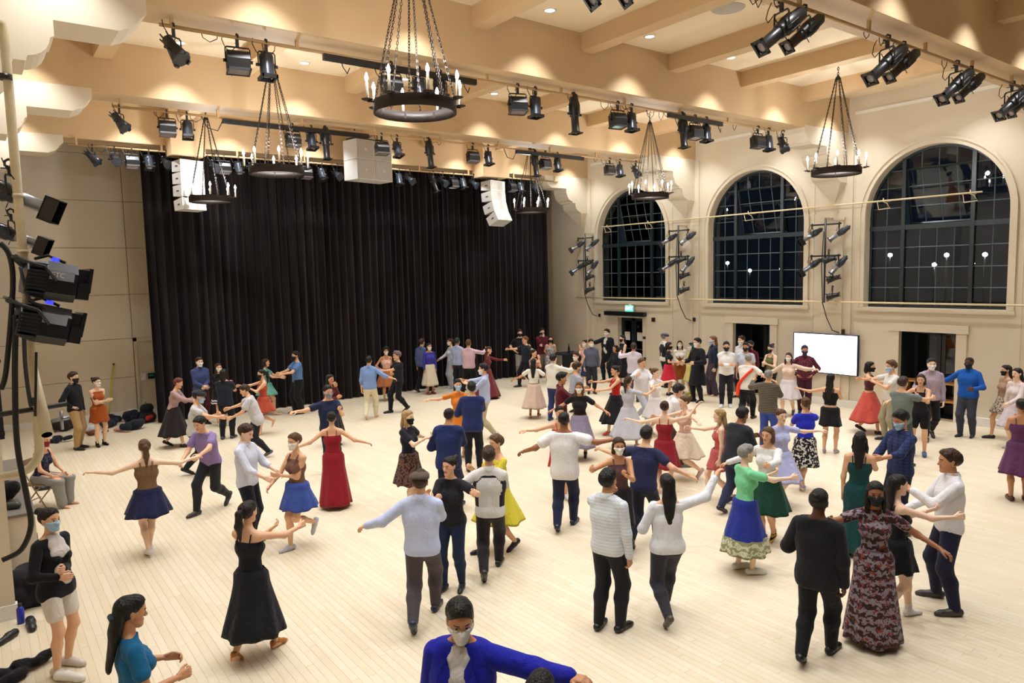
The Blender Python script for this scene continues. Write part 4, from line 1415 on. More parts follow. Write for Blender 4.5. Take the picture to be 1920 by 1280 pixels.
def shoe_mesh(kind, col):
    if (kind, col) in SHOEC: return SHOEC[(kind, col)]
    c = .0105
    top = .085
    if kind == 'shoe':
        P = [Cone((0, -.045, .042), (0, .03, .045), .043, .042), Cone((0, .03, .04), (.004, .145, .028), .042, .034), Cone((.004, .145, .026), (.006, .185, .022), .034, .026)]
    elif kind == 'sneaker':
        P = [Cone((0, -.05, .047), (0, .03, .05), .047, .046), Cone((0, .03, .045), (.004, .15, .032), .046, .042), Cone((.004, .15, .03), (.006, .185, .028), .042, .036)]
        top = .095
    elif kind == 'heel':
        P = [Cone((0, -.035, .075), (0, .03, .07), .036, .034), Cone((0, .03, .065), (.004, .12, .028), .034, .031), Cone((.004, .12, .026), (.005, .165, .020), .031, .018), Cone((0, -.055, .06), (0, -.06, .0), .014, .008)]
        top = .10
    else:       # sock
        P = [Cone((0, -.04, .04), (0, .03, .045), .039, .038), Cone((0, .03, .038), (.004, .15, .024), .037, .027), Cone((0, -.005, .05), (0, -.01, .15), .041, .044)]
        top = .15
    V, F = blob(P, c, .02, cut=lambda x, y, z: np.maximum(-z+.001, z-top)+0*x+0*y)
    SHOEC[(kind, col)] = np_mesh('shoe' if kind != 'sock' else 'sock', [(V, F, 0)], [cloth(col) if kind == 'sock' else mat('shoe_leather', col, .4, var=.1)])
    return SHOEC[(kind, col)]


ARM = dict(down=(.06, .04, -.545), hip=(.0, .05, -.40), cross=(-.25, .25, -.23), clasp=(-.16, .25, -.38), fwd=(-.03, .47, -.22), fwdlow=(.0, .38, -.36), out=(.52, .10, -.04),
           outlow=(.44, .10, -.26), hold=(.30, .38, .02), wrap=(-.13, .40, -.08), up=(.10, .15, .48), chin=(-.15, .21, .06), back=(-.10, -.16, -.42), phone=(-.10, .30, -.18), bend=(.03, .28, -.28),
           reach=(.12, .52, -.06), outup=(.42, .1, .28), acro=(-.34, .38, -.16), lap=(-.02, .36, -.36))
LEG = dict(stand=((.09, 0, 0), (-.09, 0, 0)), ease=((.11, .05, 0), (-.10, -.04, 0)), step=((.08, .24, 0), (-.08, -.20, .06)), stepl=((.08, -.20, .06), (-.08, .24, 0)), walk=((.07, .34, 0), (-.07, -.28, .10)),
           wide=((.22, .03, 0), (-.22, 0, 0)), cross=((-.02, .14, 0), (-.05, -.10, .03)), kick=((.06, -.34, .26), (-.05, .03, 0)), kickl=((.05, .03, 0), (-.06, -.34, .26)), sit=((.10, .44, 0), (-.12, .40, 0)), together=((.06, 0, 0), (-.06, .02, 0)))
POLE = dict(hip=(1, -.5, .1), up=(1, -.2, .1), back=(.8, -.8, .1), outup=(.6, -.3, -.6))


def ik(a, t, l1, l2, pole):
    d = t-a; L = d.length
    if L > (l1+l2)*.995:
        d = d*((l1+l2)*.995/L); L = d.length; t = a+d
    x = (L*L+l1*l1-l2*l2)/(2*L)
    hgt = math.sqrt(max(0, l1*l1-x*x))
    n = d/L
    p = pole-n*pole.dot(n)
    p = p.normalized() if p.length > 1e-5 else n.orthogonal().normalized()
    return a+n*x+p*hgt, t


def basis_apply(V, o, X, Y, Z):
    B = np.array([X, Y, Z], np.float32)
    return V @ B+np.array(o, np.float32)


def skirt_rings(cen0, cen1, r0, r1, z0, z1, flare, folds, amp, sq0=.78, nr=12, na=44, ph=0., hip=0.):
    V = []; F = []
    for i in range(nr+1):
        t = i/nr
        r = r0+(r1-r0)*(t**flare if flare > 0 else t)
        bulge = .012*math.sin(min(1., t*3.2)*math.pi*.5)
        z = z0+(z1-z0)*t
        if hip: r = max(r, hip*min(1, (z0-z)/.09+.72) if z > z0-.30 else hip*max(.0, 1-(z0-.30-z)/.5))
        cx = cen0[0]+(cen1[0]-cen0[0])*t; cy = cen0[1]+(cen1[1]-cen0[1])*t
        sq = sq0+(1-sq0)*min(1, t*1.2)
        for j in range(na):
            a = 2*math.pi*j/na
            rr = (r+bulge)*(1+amp*t*math.sin(folds*a+ph+t))
            V.append((cx+rr*math.cos(a), cy+rr*sq*math.sin(a), z+.012*t*math.sin(folds*a*.5+ph)))
    for i in range(nr):
        for j in range(na):
            j2 = (j+1) % na
            F.append((i*na+j, (i+1)*na+j, (i+1)*na+j2, i*na+j2))
    # turned-in hem
    o = len(V); b = nr*na
    for j in range(na):
        x, y, z = V[b+j]
        V.append((cen1[0]+(x-cen1[0])*.93, cen1[1]+(y-cen1[1])*.93, z+.05))
    for j in range(na):
        j2 = (j+1) % na
        F.append((b+j, o+j, o+j2, b+j2))
    return np.array(V, np.float32), np.array(F, np.int32)


def waistcoat(front, back):
    def f(b, s, up, ax):
        ps = [Cone(up(-.045, 0, .98), up(-.05, 0, 1.2), .140, .142, (YN, .86)), Cone(up(.045, 0, .98), up(.05, 0, 1.2), .140, .142, (YN, .86)),
              Cone(up(-.06, 0, 1.26), up(.06, 0, 1.26), .154, None, (YN, .86)), Cone(up(-.085, -.012, 1.38), up(.085, -.012, 1.38), .078)]
        V, F = blob(ps, .02, .035, cut=lambda x, y, z: np.maximum(ax(x, y, z)-.505, -.02-ax(x, y, z)))
        cen = V[F].mean(1)
        link('waistcoat', np_mesh('waistcoat', [(V*s, F, (cen[:, 1] < -.075).astype(np.int32))], [cloth(front), cloth(back)]), b)
    return f


SK_LEN = dict(mini=.70, short=.62, knee=.48, midi=.30, maxi=.07)
PCOUNT = [0]


PEOPLE = []


def P(*a, **k):
    PEOPLE.append((a, k))


def build_person(label, hp, h, sex, face, skin_=1, hair='short:#2a1d14', mask=None, top='long:#ffffff', bot='trousers:#222222', feet='shoe:#151515',
      arms='down,down', legs='stand', lean=0, side=0, look=0, nod=0, hat=None, build=1., group='dancers', twist=0, ground=None, extra=None, probe=False, foot=None, glasses=False):
    s = h/1.75
    fem = sex == 'f'
    # ---------- pose
    ft = [Vector(p) for p in LEG[legs]]
    sit = legs == 'sit'
    HIPW = .085 if not fem else .088
    if sit:
        pz = .52
    else:
        pz = .93
        for i, f in enumerate(ft):
            hx = (HIPW if i == 0 else -HIPW)
            d2 = (f.x-hx)**2+f.y**2
            pz = min(pz, f.z+.075+math.sqrt(max(.2, .845**2-d2)))
    pel = Vector((0, (ft[0].y+ft[1].y)*.35 if not sit else 0, pz))
    RL = Matrix.Rotation(math.radians(side), 3, 'Y') @ Matrix.Rotation(math.radians(-lean), 3, 'X')
    RT_ = RL @ Matrix.Rotation(math.radians(twist), 3, 'Z')
    up = lambda x, y, z: pel+RT_ @ Vector((x, y, z-.93))
    SW = .172 if not fem else .150
    sh = [up(SW, -.01, 1.392), up(-SW, -.01, 1.392)]
    neck = up(0, -.015, 1.47)
    hc = up(0, .012, 1.622)
    ar = arms.split(',')
    el, wr = [], []
    for i in range(2):
        sg = 1 if i == 0 else -1
        o = ARM[ar[i]]
        t = sh[i]+RT_ @ Vector((o[0]*sg, o[1], o[2])) if ar[i] not in ('down',) else sh[i]+Vector((o[0]*sg, o[1], o[2]))
        pl = POLE.get(ar[i], (.55, -.6, -.6))
        e, w = ik(sh[i], t, .295, .255, RT_ @ Vector((pl[0]*sg, pl[1], pl[2])))
        el.append(e); wr.append(w)
    kn, an = [], []
    for i in range(2):
        sg = 1 if i == 0 else -1
        hj = pel+Vector((HIPW*sg, 0, -.01))
        a = Vector((ft[i].x, ft[i].y, .075+ft[i].z))
        k, a = ik(hj, a, .43, .425, Vector((.12*sg, 1, .1)))
        kn.append(k); an.append(a)
    hipj = [pel+Vector((HIPW, 0, -.01)), pel+Vector((-HIPW, 0, -.01))]
    # ---------- place
    Rh = RL @ Matrix.Rotation(math.radians(look), 3, 'Z') @ Matrix.Rotation(math.radians(-nod), 3, 'X')
    topl = hc+Rh @ Vector((0, -.01, .122))
    loc = at(hp[0], hp[1], 2, topl.z*s)
    if ground: loc = Vector((ground[0], ground[1], 0))
    tc_ = math.atan2(CAMP.y-loc.y, CAMP.x-loc.x)
    rz = tc_+math.radians(face)-math.pi/2
    if not ground:
        off = Matrix.Rotation(rz, 3, 'Z') @ (topl*s)
        loc = Vector((loc.x-off.x, loc.y-off.y, 0))
    if foot and not ground: loc = at(foot[0], foot[1], 2, 0)
    if probe: return loc
    depth = (loc-CAMP).dot(_fw)
    c = .016 if depth < 8 else (.020 if depth < 12 else .025)
    hcell = .0065 if depth < 8 else (.0085 if depth < 13 else .0105)
    fcell = .0045 if depth < 8 else (.0062 if depth < 13 else .0075)
    B = build
    yn = tuple(RT_ @ Vector((0, 1, 0)))
    tp = lambda a: tuple(a)
    # ---------- body field
    if fem:
        torso = [Cone(up(-.072, -.008, .925), up(.072, -.008, .925), .105*B, None, (yn, .92)), Cone(up(0, -.004, 1.0), up(0, .0, 1.14), .125*B, .112*B, (yn, .76)),
                 Cone(up(-.045, -.004, 1.25), up(.045, -.004, 1.25), .108*B, None, (yn, .86)), Cone(up(-.10, -.012, 1.375), up(.10, -.012, 1.375), .054*B), Cone(up(-.04, -.022, 1.445), up(-.125, -.014, 1.395), .040, .042), Cone(up(.04, -.022, 1.445), up(.125, -.014, 1.395), .040, .042)]
        bust = [Cone(up(s_*.062, .072, 1.245), up(s_*.066, .085, 1.235), .058*B, .046*B, k=.04) for s_ in (-1, 1)]
        rU, rF, rT, rC = (.041*B, .033), (.033, .023), (.086*B, .052), (.052, .033)
    else:
        torso = [Cone(up(-.066, -.005, .925), up(.066, -.005, .925), .103*B, None, (yn, .88)), Cone(up(0, .0, 1.0), up(0, .0, 1.14), .142*B, .140*B, (yn, .74)),
                 Cone(up(-.06, .0, 1.26), up(.06, .0, 1.26), .128*B, None, (yn, .84)), Cone(up(-.12, -.012, 1.37), up(.12, -.012, 1.37), .060*B), Cone(up(-.045, -.022, 1.455), up(-.145, -.014, 1.40), .046, .046), Cone(up(.045, -.022, 1.455), up(.145, -.014, 1.40), .046, .046)]
        bust = []
        rU, rF, rT, rC = (.047*B, .039), (.039, .028), (.086*B, .056), (.055, .037)
    nk = [Cone(neck-RT_ @ Vector((0, 0, .05)), hc+Rh @ Vector((0, -.012, -.06)), .058 if not fem else .048, .053 if not fem else .046)]
    shp = [Cone(sh[i], el[i], rU[0]+.004, rU[1]) for i in range(2)]
    fap = [Cone(el[i], wr[i], rF[0], rF[1]) for i in range(2)]
    thp = [Cone(hipj[i], kn[i], rT[0], rT[1]) for i in range(2)]
    cap_ = []
    for i in range(2):
        mid = kn[i]+(an[i]-kn[i])*.35+(Vector((0, -.018, 0)))
        cap_ += [Cone(kn[i], mid, rC[0], rC[0]*.98), Cone(mid, an[i], rC[0]*.95, rC[1])]
    feetp = []; footM = []
    for i in range(2):
        sg = 1 if i == 0 else -1
        pitch = -math.radians(min(60, ft[i].z*420)) if ft[i].z > 0 else 0
        yaw = -sg*math.radians(9)
        M = Matrix.Translation(an[i]) @ Matrix.Rotation(yaw, 4, 'Z') @ Matrix.Rotation(pitch, 4, 'X')
        footM.append(M)
        q = lambda x, y, z: M @ Vector((x, y, z-.075))
        feetp += [Cone(q(0, -.035, .035), q(0, .03, .04), .030, .030, k=.02), Cone(q(0, .03, .036), q(.003, .135, .02), .031, .02, k=.02), Cone(q(.003, .135, .018), q(.004, .175, .014), .022, .013, k=.01)]
    Vb, Fb = blob(torso+bust+nk+shp+fap+thp+cap_+feetp, c, .035)
    parts = [(Vb*s, Fb, 0)]
    hs = s*(1. if not fem else .96)
    Vh, Fh, Mh = head_tmpl(hcell)
    X, Y, Z = Rh.col[0], Rh.col[1], Rh.col[2]
    parts.append((basis_apply(Vh*hs, hc*s, X, Y, Z), Fh, Mh))
    for i in range(2):
        sg = 1 if i == 0 else -1
        curl = 30 if ar[i] in ('down', 'fwd', 'hold', 'wrap', 'reach', 'bend', 'phone', 'clasp', 'back', 'acro') else 12
        Vn, Fn = hand_tmpl(fcell, curl)
        Vn = Vn.copy()
        Y_ = (wr[i]-el[i]).normalized()
        hint = Vector((0, 1, 0)) if abs(Y_.y) < .75 else Vector((-.3*sg, 0, 1))
        if ar[i] in ('cross', 'clasp', 'lap', 'acro', 'chin'): hint = Vector((0, .2, 1))
        X_ = (hint-Y_*hint.dot(Y_)).normalized()
        Z_ = X_.cross(Y_)
        if i == 0:
            Vn[:, 2] *= -1; Fn = Fn[:, ::-1]
        parts.append((basis_apply(Vn*s*(1. if not fem else .93), (wr[i]-Y_*.006)*s, X_, Y_, Z_), Fn, 0))
    sk = skin(skin_)
    hk, hcol = hair.split(':') if hair else ('none', '#222222')
    lip = mat('lips', '#b5655a' if skin_ < 3 else '#6d3a34', .4)
    body = link('person', np_mesh('person_body', parts, [sk, M_EYE, M_IRIS, lip, hairmat(hcol)]), None, loc, (0, 0, rz))
    tag(body, label, 'person', group)
    HM = Matrix.Translation(hc*s) @ Rh.to_4x4() @ Matrix.Diagonal((hs, hs, hs, 1))

    def on_head(name, me):
        o = link(name, me, body); o.matrix_local = HM
        return o
    if hk != 'none':
        on_head('hair', hair_mesh(hk, hcol))
    if hat:
        k_, c_ = hat.split(':'); on_head('cap', hat_mesh(k_, c_))
    if mask:
        on_head('face_mask', mask_mesh({'white': '#eceae6', 'black': '#17171a', 'blue': '#a9cbe6', 'grey': '#8b8d94', 'red': '#8f2330', 'yellow': '#d9dd6a', 'navy': '#26304d'}[mask]))

    if glasses:
        m = MB()
        for s_ in (-1, 1):
            m.tube([(s_*.032+.022*math.cos(q*math.pi/6), .102, .004+.017*math.sin(q*math.pi/6)) for q in range(12)], .0018, 4, 0, False, True)
            m.tube([(s_*.054, .102, .008), (s_*.076, .07, .01), (s_*.082, -.01, .012)], .0018, 4)
        m.tube([(-.01, .104, .007), (.01, .104, .007)], .0018, 4)
        o = m.build('glasses', M_SILVER, body); o.matrix_local = HM
    # ---------- clothes
    upv = np.array(tuple(RT_ @ Vector((0, 0, 1))), np.float32); pl_ = np.array(tuple(pel), np.float32)

    def axial(x, y, z): return (x-pl_[0])*upv[0]+(y-pl_[1])*upv[1]+(z-pl_[2])*upv[2]

    def grow(cs, e, e2=None): return [Cone(k.a, k.b, k.r1+e, k.r2+(e if e2 is None else e2), k.sq, k.k) for k in cs]

    def sleeves(kind, e):
        out = []
        if kind == 'none': return out
        for i in range(2):
            a, b_, w = sh[i], el[i], wr[i]
            if kind == 'short':
                out += [Cone(a, a+(b_-a)*.55, rU[0]+.005+e, rU[0]+.003+e*1.3)]
            else:
                out += [Cone(a, b_, rU[0]+.003+e, rU[1]+.003+e)]
                f = .93 if kind == 'long' else .35
                out += [Cone(b_, b_+(w-b_)*f, rF[0]+e, rF[0]+(rF[1]-rF[0])*f+e*.95)]
        return out

    def top_parts(kind, e=.014, hem=-.06, neckl=.55, low=None):
        ps = grow(torso+bust, e)
        if kind != 'none' and hem < 0 and not fem:
            ps.append(Cone(up(-.045, 0, .95), up(-.05, 0, 1.2), .112*B+e, .118*B+e, (yn, .86))); ps.append(Cone(up(.045, 0, .95), up(.05, 0, 1.2), .112*B+e, .118*B+e, (yn, .86)))
        elif kind != 'none' and hem < 0:
            ps.append(Cone(up(-.03, 0, .95), up(-.03, 0, 1.2), .108*B+e, .106*B+e, (yn, .86))); ps.append(Cone(up(.03, 0, .95), up(.03, 0, 1.2), .108*B+e, .106*B+e, (yn, .86)))
        if hem < -.02:
            ps.append(Cone(up(-.06, -.004, .93), up(.06, -.004, .93), .108*B+e, None, (yn, .9)))
            if hem < -.08:
                ps.append(Cone(up(-.065, -.004, .86), up(.065, -.004, .86), .112*B+e, None, (yn, .9)))
        if neckl > .5:
            ps.append(Cone(neck-RT_ @ Vector((0, 0, .04)), neck+RT_ @ Vector((0, .004, .012)), .066+e*.4 if not fem else .056+e*.4, None, k=.02))
        v = [blob(ps, c, .035, cut=lambda x, y, z: np.maximum(hem-axial(x, y, z), axial(x, y, z)-neckl))]
        if kind != 'none':
            v.append(blob(sleeves(kind, e*.9), c, .034))
        return [(V*s, F, 0) for V, F in v]

    tname = None
    wz = pel.z+.10
    lo_c = ((an[0]+an[1])*.5)
    def skirt_part(ln, hemr, e=.02, flare=1., folds=9, amp=.05, waist=None, bands=()):
        zt = wz if waist is None else waist
        zh = SK_LEN[ln]
        zh = zh if not sit else .35
        t = (zt-zh)/max(.1, zt-.08)
        c1 = (pel.x+(lo_c.x-pel.x)*t*.8, pel.y+(lo_c.y-pel.y)*t*.8)
        need = max((Vector((k.x, k.y))-Vector(c1)).length for k in kn)*min(1, t*1.6)+.075
        hemr = max(hemr, need)
        c0 = tuple((pel+RT_ @ Vector((0, 0, zt-pel.z)))[:2])
        V, F = skirt_rings(c0, c1, (.140 if fem else .150)*B+e*.5, hemr, zt, zh, flare, folds, amp, nr=24 if bands else 14, ph=PCOUNT[0]*1.3, hip=(.186 if fem else .18)*B)
        mi = np.zeros(len(F), np.int32)
        if bands:
            ring = np.minimum(np.arange(len(F))//44, 23)/24.
            for t0, t1 in bands: mi[(ring >= t0) & (ring < t1)] = 1
        return (V*s, F, mi)
    if top:
        t = top.split(':'); kind, col = t[0], t[1]
        opt = t[2] if len(t) > 2 else ''
        if kind == 'dress' or kind == 'gown':
            # dress:#col:sleeve,len,hem radius,neck
            o = opt.split(',')
            pr_ = top_parts(o[0], .010, .02, {'strap': .40, 'crew': .53, 'v': .47}[o[3]])
            bands = ((.70, .76), (.86, .93)) if len(o) > 4 else ()
            pr_.append(skirt_part(o[1], float(o[2]), amp=.07, bands=bands))
            if o[3] == 'strap':
                for s_ in (-1, 1):
                    m = MB().tube([up(s_*.072, .105, 1.29), up(s_*.080, .085, 1.36), up(s_*.084, .03, 1.43), up(s_*.085, -.02, 1.448), up(s_*.082, -.07, 1.41), up(s_*.075, -.098, 1.30)], .0075, 5, 0, False)
                    pr_.append((np.array(m.v, np.float32)*s, np.array(m.f, np.int32), 0))
            link('dress', np_mesh('dress', pr_, [cloth(col)]+([cloth(o[4])] if len(o) > 4 else [])), body)
        else:
            sl, hem, neckl, e, nm = {'long': ('long', -.07, .56, .017, 'shirt'), 'roll': ('roll', -.07, .56, .017, 'shirt'), 'tee': ('short', -.08, .535, .016, 'shirt'), 'tank': ('none', -.05, .44, .011, 'top'),
                                     'crop': ('none', .13, .42, .010, 'top'), 'croptee': ('short', .10, .52, .015, 'top'), 'blouse': ('long', -.06, .50, .022, 'blouse'), 'sweater': ('long', -.09, .55, .024, 'sweater'),
                                     'jacket': ('long', -.14, .55, .030, 'jacket'), 'coat': ('long', -.10, .55, .032, 'coat'), 'cardigan': ('long', -.11, .52, .018, 'cardigan'), 'loose': ('short', -.14, .53, .028, 'shirt')}[kind]
            if bot and bot.startswith('skirt'): hem = max(hem, .05)
            pr_ = top_parts(sl, e, hem, neckl)
            if kind in ('tank', 'crop') and fem:
                for s_ in (-1, 1):
                    m = MB().tube([up(s_*.072, .105, 1.29), up(s_*.080, .085, 1.36), up(s_*.084, .03, 1.43), up(s_*.085, -.02, 1.448), up(s_*.082, -.07, 1.41), up(s_*.075, -.098, 1.30)], .011, 5, 0, False)
                    pr_.append((np.array(m.v, np.float32)*s, np.array(m.f, np.int32), 0))
            if kind == 'coat':
                pr_.append(skirt_part('knee', .235, .06, amp=.03, waist=pel.z+.02))
            if kind in ('jacket', 'coat'):
                # lapels
                for s_ in (-1, 1):
                    m = MB().add([up(s_*.03, .118*B+.045, 1.04), up(s_*.125, .115*B+.035, 1.30), up(s_*.085, .07, 1.435), up(s_*.045, .125, 1.36)], [(0, 1, 2, 3)])
                    pr_.append((np.array(m.v, np.float32)*s, np.array(m.f, np.int32), 0))
            if kind in ('long', 'roll'):
                # turned-down collar
                ps = [Cone(neck+RT_ @ Vector((0, -.012, -.005)), neck+RT_ @ Vector((0, .0, .03)), .074 if not fem else .064, .066 if not fem else .056)]
                V, F = blob(ps, .012, .01, cut=lambda x, y, z: np.maximum(axial(x, y, z)-.585, .525-axial(x, y, z)))
                pr_.append((V*s, F, 0))
            link(nm, np_mesh(nm, pr_, [cloth(col)]), body)
            if kind in ('jacket', 'coat', 'cardigan') and opt:
                ps = [Cone(up(-.035, .08*B+.035, 1.0), up(.035, .08*B+.035, 1.12), .058*B, .062*B, (yn, .6)), Cone(up(-.045, .06*B+.035, 1.28), up(.045, .06*B+.035, 1.28), .070*B, None, (yn, .6)), Cone(up(-.05, .05, 1.38), up(.05, .05, 1.38), .045), Cone(up(0, .02, 1.43), up(0, .02, 1.49), .06, .062)]
                V, F = blob(ps, c, .05, cut=lambda x, y, z: axial(x, y, z)-.55)
                link('shirt_front', np_mesh('shirt_front', [(V*s, F, 0)], [cloth(opt)]), body)
    if bot:
        t = bot.split(':'); kind, col = t[0], t[1]
        opt = t[2] if len(t) > 2 else ''
        if kind in ('trousers', 'jeans', 'wide', 'shorts', 'leggings'):
            e = {'trousers': .014, 'jeans': .011, 'wide': .03, 'shorts': .013, 'leggings': .007}[kind]
            ps = grow(torso[:1], e*.8)+[Cone(up(0, 0, .96), up(0, 0, 1.0), .128*B+e*.5, None, (yn, .78))]
            for i in range(2):
                if kind == 'shorts':
                    ps.append(Cone(hipj[i], hipj[i]+(kn[i]-hipj[i])*.62, rT[0]+e, rT[0]*.8+e*1.3))
                else:
                    lw_ = {'trousers': .020, 'jeans': .012, 'wide': .052, 'leggings': .008}[kind]
                    ea = an[i]+(kn[i]-an[i])*(.02 if kind != 'leggings' else .1)
                    ps += [Cone(hipj[i], kn[i], rT[0]+e, rT[1]+e+.010), Cone(kn[i], kn[i]+(ea-kn[i])*.35+Vector((0, -.018, 0)), rC[0]+e+.010, rC[0]+e+.006), Cone(kn[i]+(ea-kn[i])*.35+Vector((0, -.018, 0)), ea, rC[0]+e+.006, rC[1]+lw_)]
            V, F = blob(ps, c, .034, cut=lambda x, y, z: np.maximum(axial(x, y, z)-.075, .02-z))
            nm = 'shorts' if kind == 'shorts' else 'trousers'
            link(nm, np_mesh(nm, [(V*s, F, 0)], [cloth(col)]), body)
            if kind in ('trousers', 'jeans') and not fem:
                V, F = blob([Cone(up(-.012, 0, .985), up(.012, 0, .985), .140*B, None, (yn, .78))], c, .01, cut=lambda x, y, z: np.abs(axial(x, y, z)-.062)-.018)
                link('belt', np_mesh('belt', [(V*s, F, 0)], [mat('belt_leather', '#1c1512', .45)]), body)
        elif kind == 'skirt':
            o = opt.split(',')
            bands = ((.68, 1.1),) if len(o) > 2 else ()
            link('skirt', np_mesh('skirt', [skirt_part(o[0], float(o[1]), amp=.08 if float(o[1]) > .25 else .04, flare=.9, bands=bands)], [cloth(col)]+([cloth(o[2])] if bands else [])), body)
    if feet and feet != 'bare':
        k_, c_ = feet.split(':')
        for i in range(2):
            o = link('sock' if k_ == 'sock' else 'shoe', shoe_mesh(k_, c_), body)
            M = footM[i].copy()
            o.matrix_local = Matrix.Translation(M.translation*s) @ M.to_3x3().to_4x4() @ Matrix.Translation((0, 0, -.075*s)) @ Matrix.Diagonal((s if i == 0 else -s, s, s, 1)) if False else \
                Matrix.Translation(M.translation*s) @ M.to_3x3().to_4x4() @ Matrix.Translation((0, 0, -.075*s)) @ Matrix.Diagonal((s*(1 if not fem else .93), s*(1 if not fem else .93), s, 1))
    if extra:
        extra(body, s, up, axial)
    PCOUNT[0] += 1
    return body

DK, BLK, BRN, LBR, BLD, RED_, GRY = '#1d1613', '#14110f', '#3a2619', '#5d4029', '#a98a5c', '#6a3524', '#8d8a86'
W = '#e8e6e4'
ON = 'onlookers along the curtain and walls'
# ---- by the back wall and along the curtain
P('man in black shirt and khaki trousers, hand on hip, by the bags', (147, 697), 1.80, 'm', 55, 0, 'short:'+BRN, 'black', 'long:#15181d', 'trousers:#b39468', 'shoe:#161616', 'hip,down', 'ease', group=ON)
P('woman in rust wrap dress with arms crossed beside the man in khaki', (169, 708), 1.64, 'f', 25, 0, 'bun:'+BRN, 'white', 'dress:#a5501f:none,short,.21,v', None, 'sock:#111111', 'cross,cross', 'ease', look=15, group=ON)
P('woman in mauve top and dark skirt spinning at the curtain edge', (335, 709), 1.66, 'f', 70, 1, 'short:'+RED_, None, 'blouse:#a98a8a', 'skirt:#241d20:midi,.34', 'shoe:#1b1b1b', 'reach,wrap', 'step', lean=14)
P('man in denim blue shirt and maroon trousers with hands clasped', (373, 670), 1.80, 'm', 22, 0, 'short:'+BRN, 'white', 'long:#3f4a78', 'trousers:#4a1822', 'shoe:#2a1c18', 'clasp,clasp', 'stand', group=ON)
P('woman in black dress with white hem stripes, hand at her mouth', (409, 681), 1.66, 'f', 20, 1, 'long:'+BRN, 'white', 'dress:#121214:short,short,.23,crew,#ecebe8', None, 'shoe:#c9c5bd', 'cross,chin', 'stand', group=ON)
P('man in grey flat cap and white short-sleeved shirt leaning into a dance hold', (373, 732), 1.74, 'm', 75, 1, 'short:'+DK, 'blue', 'tee:#c9c8c6', 'trousers:#232730', 'shoe:#1a1a1a', 'reach,wrap', 'step', lean=10, hat='flatcap:#2b2f38')
P('man in purple short-sleeved shirt and charcoal trousers turning with a navy skirted woman', (372, 782), 1.72, 'm', -40, 1, 'short:'+DK, None, 'tee:#8d79ad', 'trousers:#23242a', 'shoe:#2b2a2c', 'fwd,reach', 'walk', lean=16)
P('person with long dark hair in dark navy top and black trousers, back turned', (436, 691), 1.70, 'm', 160, 1, 'bob:'+DK, None, 'tee:#1e2230', 'trousers:#17171b', 'shoe:#3d4248', 'wrap,wrap', 'ease')
P('woman in terracotta dress with black mask among the curtain dancers', (474, 694), 1.62, 'f', -75, 1, 'pony:'+DK, 'black', 'dress:#b04a33:none,short,.26,strap', None, 'bare', 'reach,wrap', 'kick')
P('man in pale grey shirt stretching an arm out low beside the terracotta dress', (456, 722), 1.66, 'm', -95, 1, 'short:'+BRN, None, 'loose:#c7c5ca', 'trousers:#20212a', 'shoe:#55585e', 'reach,fwd', 'step', lean=18)
P('woman in teal dress with a ribbon, holding both hands of a man in blue', (503, 672), 1.64, 'f', 80, 1, 'bob:'+BRN, None, 'dress:#6fb1a2:short,short,.30,crew', None, 'shoe:#c9a58d', 'fwd,fwd', 'step')
P('man in blue tee and black trousers at the curtain, holding hands with the teal dress', (549, 659), 1.78, 'm', -70, 1, 'short:'+DK, 'black', 'tee:#5f84bd', 'wide:#17171a', 'shoe:#141414', 'fwd,fwd', 'ease', build=1.05)
P('woman with long black hair in maroon top raising her hands before the curtain', (618, 702), 1.64, 'f', 40, 2, 'long:'+BLK, None, 'blouse:#5c2420', 'skirt:#2a1716:midi,.28', 'shoe:#241b1b', 'phone,chin', 'stand')
P('man in navy tee and mask leading the dancer in the crimson gown', (614, 723), 1.76, 'm', 25, 1, 'short:'+BLK, 'grey', 'tee:#1d2847', 'trousers:#1b1d27', 'shoe:#151515', 'out,wrap', 'ease')
P('woman in long crimson gown with bare arms, back turned', (621, 772), 1.62, 'f', 175, 1, 'bun:'+DK, None, 'gown:#8e1a26:none,maxi,.27,strap', None, 'heel:#161616', 'outlow,outlow', 'ease')
P('man in light blue shirt and cream trousers seen from behind', (691, 668), 1.74, 'm', 165, 1, 'short:'+BLK, None, 'roll:#7d9bd0', 'trousers:#d9d0b4', 'bare', 'outlow,down', 'step')
P('woman with curly black hair in pale pink halter and copper skirt', (723, 651), 1.66, 'f', 10, 2, 'afro:'+BLK, 'white', 'crop:#e2b6a4', 'skirt:#a4623c:knee,.34', 'bare', 'hip,back', 'ease')
P('man in knit beanie and black tee reaching towards the copper skirt', (744, 659), 1.76, 'm', -60, 1, 'short:'+BRN, None, 'tee:#1a1c26', 'trousers:#121216', 'shoe:#131313', 'cross,acro', 'step', hat='beanie:#7d6a70/stripe/#5a4a50')
P('man in slate blue shirt and black trousers facing the curtain', (780, 634), 1.80, 'm', 140, 1, 'short:'+BRN, None, 'long:#55608c', 'trousers:#141417', 'shoe:#131313', 'down,down', 'step')
P('woman in royal blue blouse and cream midi skirt by the curtain', (804, 643), 1.66, 'f', 25, 2, 'pony:'+DK, 'white', 'blouse:#3a3aa0', 'skirt:#d9cdb4:midi,.27', 'shoe:#a23a48', 'down,down', 'stand', group=ON)
P('woman in white top and pale grey trousers reaching left by the curtain', (839, 634), 1.70, 'f', -75, 1, 'pony:'+BRN, 'white', 'blouse:#d7d5d6', 'wide:#b9bcc6', 'shoe:#c7c7c9', 'fwdlow,hip', 'stand')
P('man in pale blue shirt behind the man in pink', (853, 633), 1.76, 'm', 150, 2, 'short:#27332c', None, 'long:#aebbdd', 'trousers:#20222b', 'shoe:#191919', 'bend,down', 'ease')
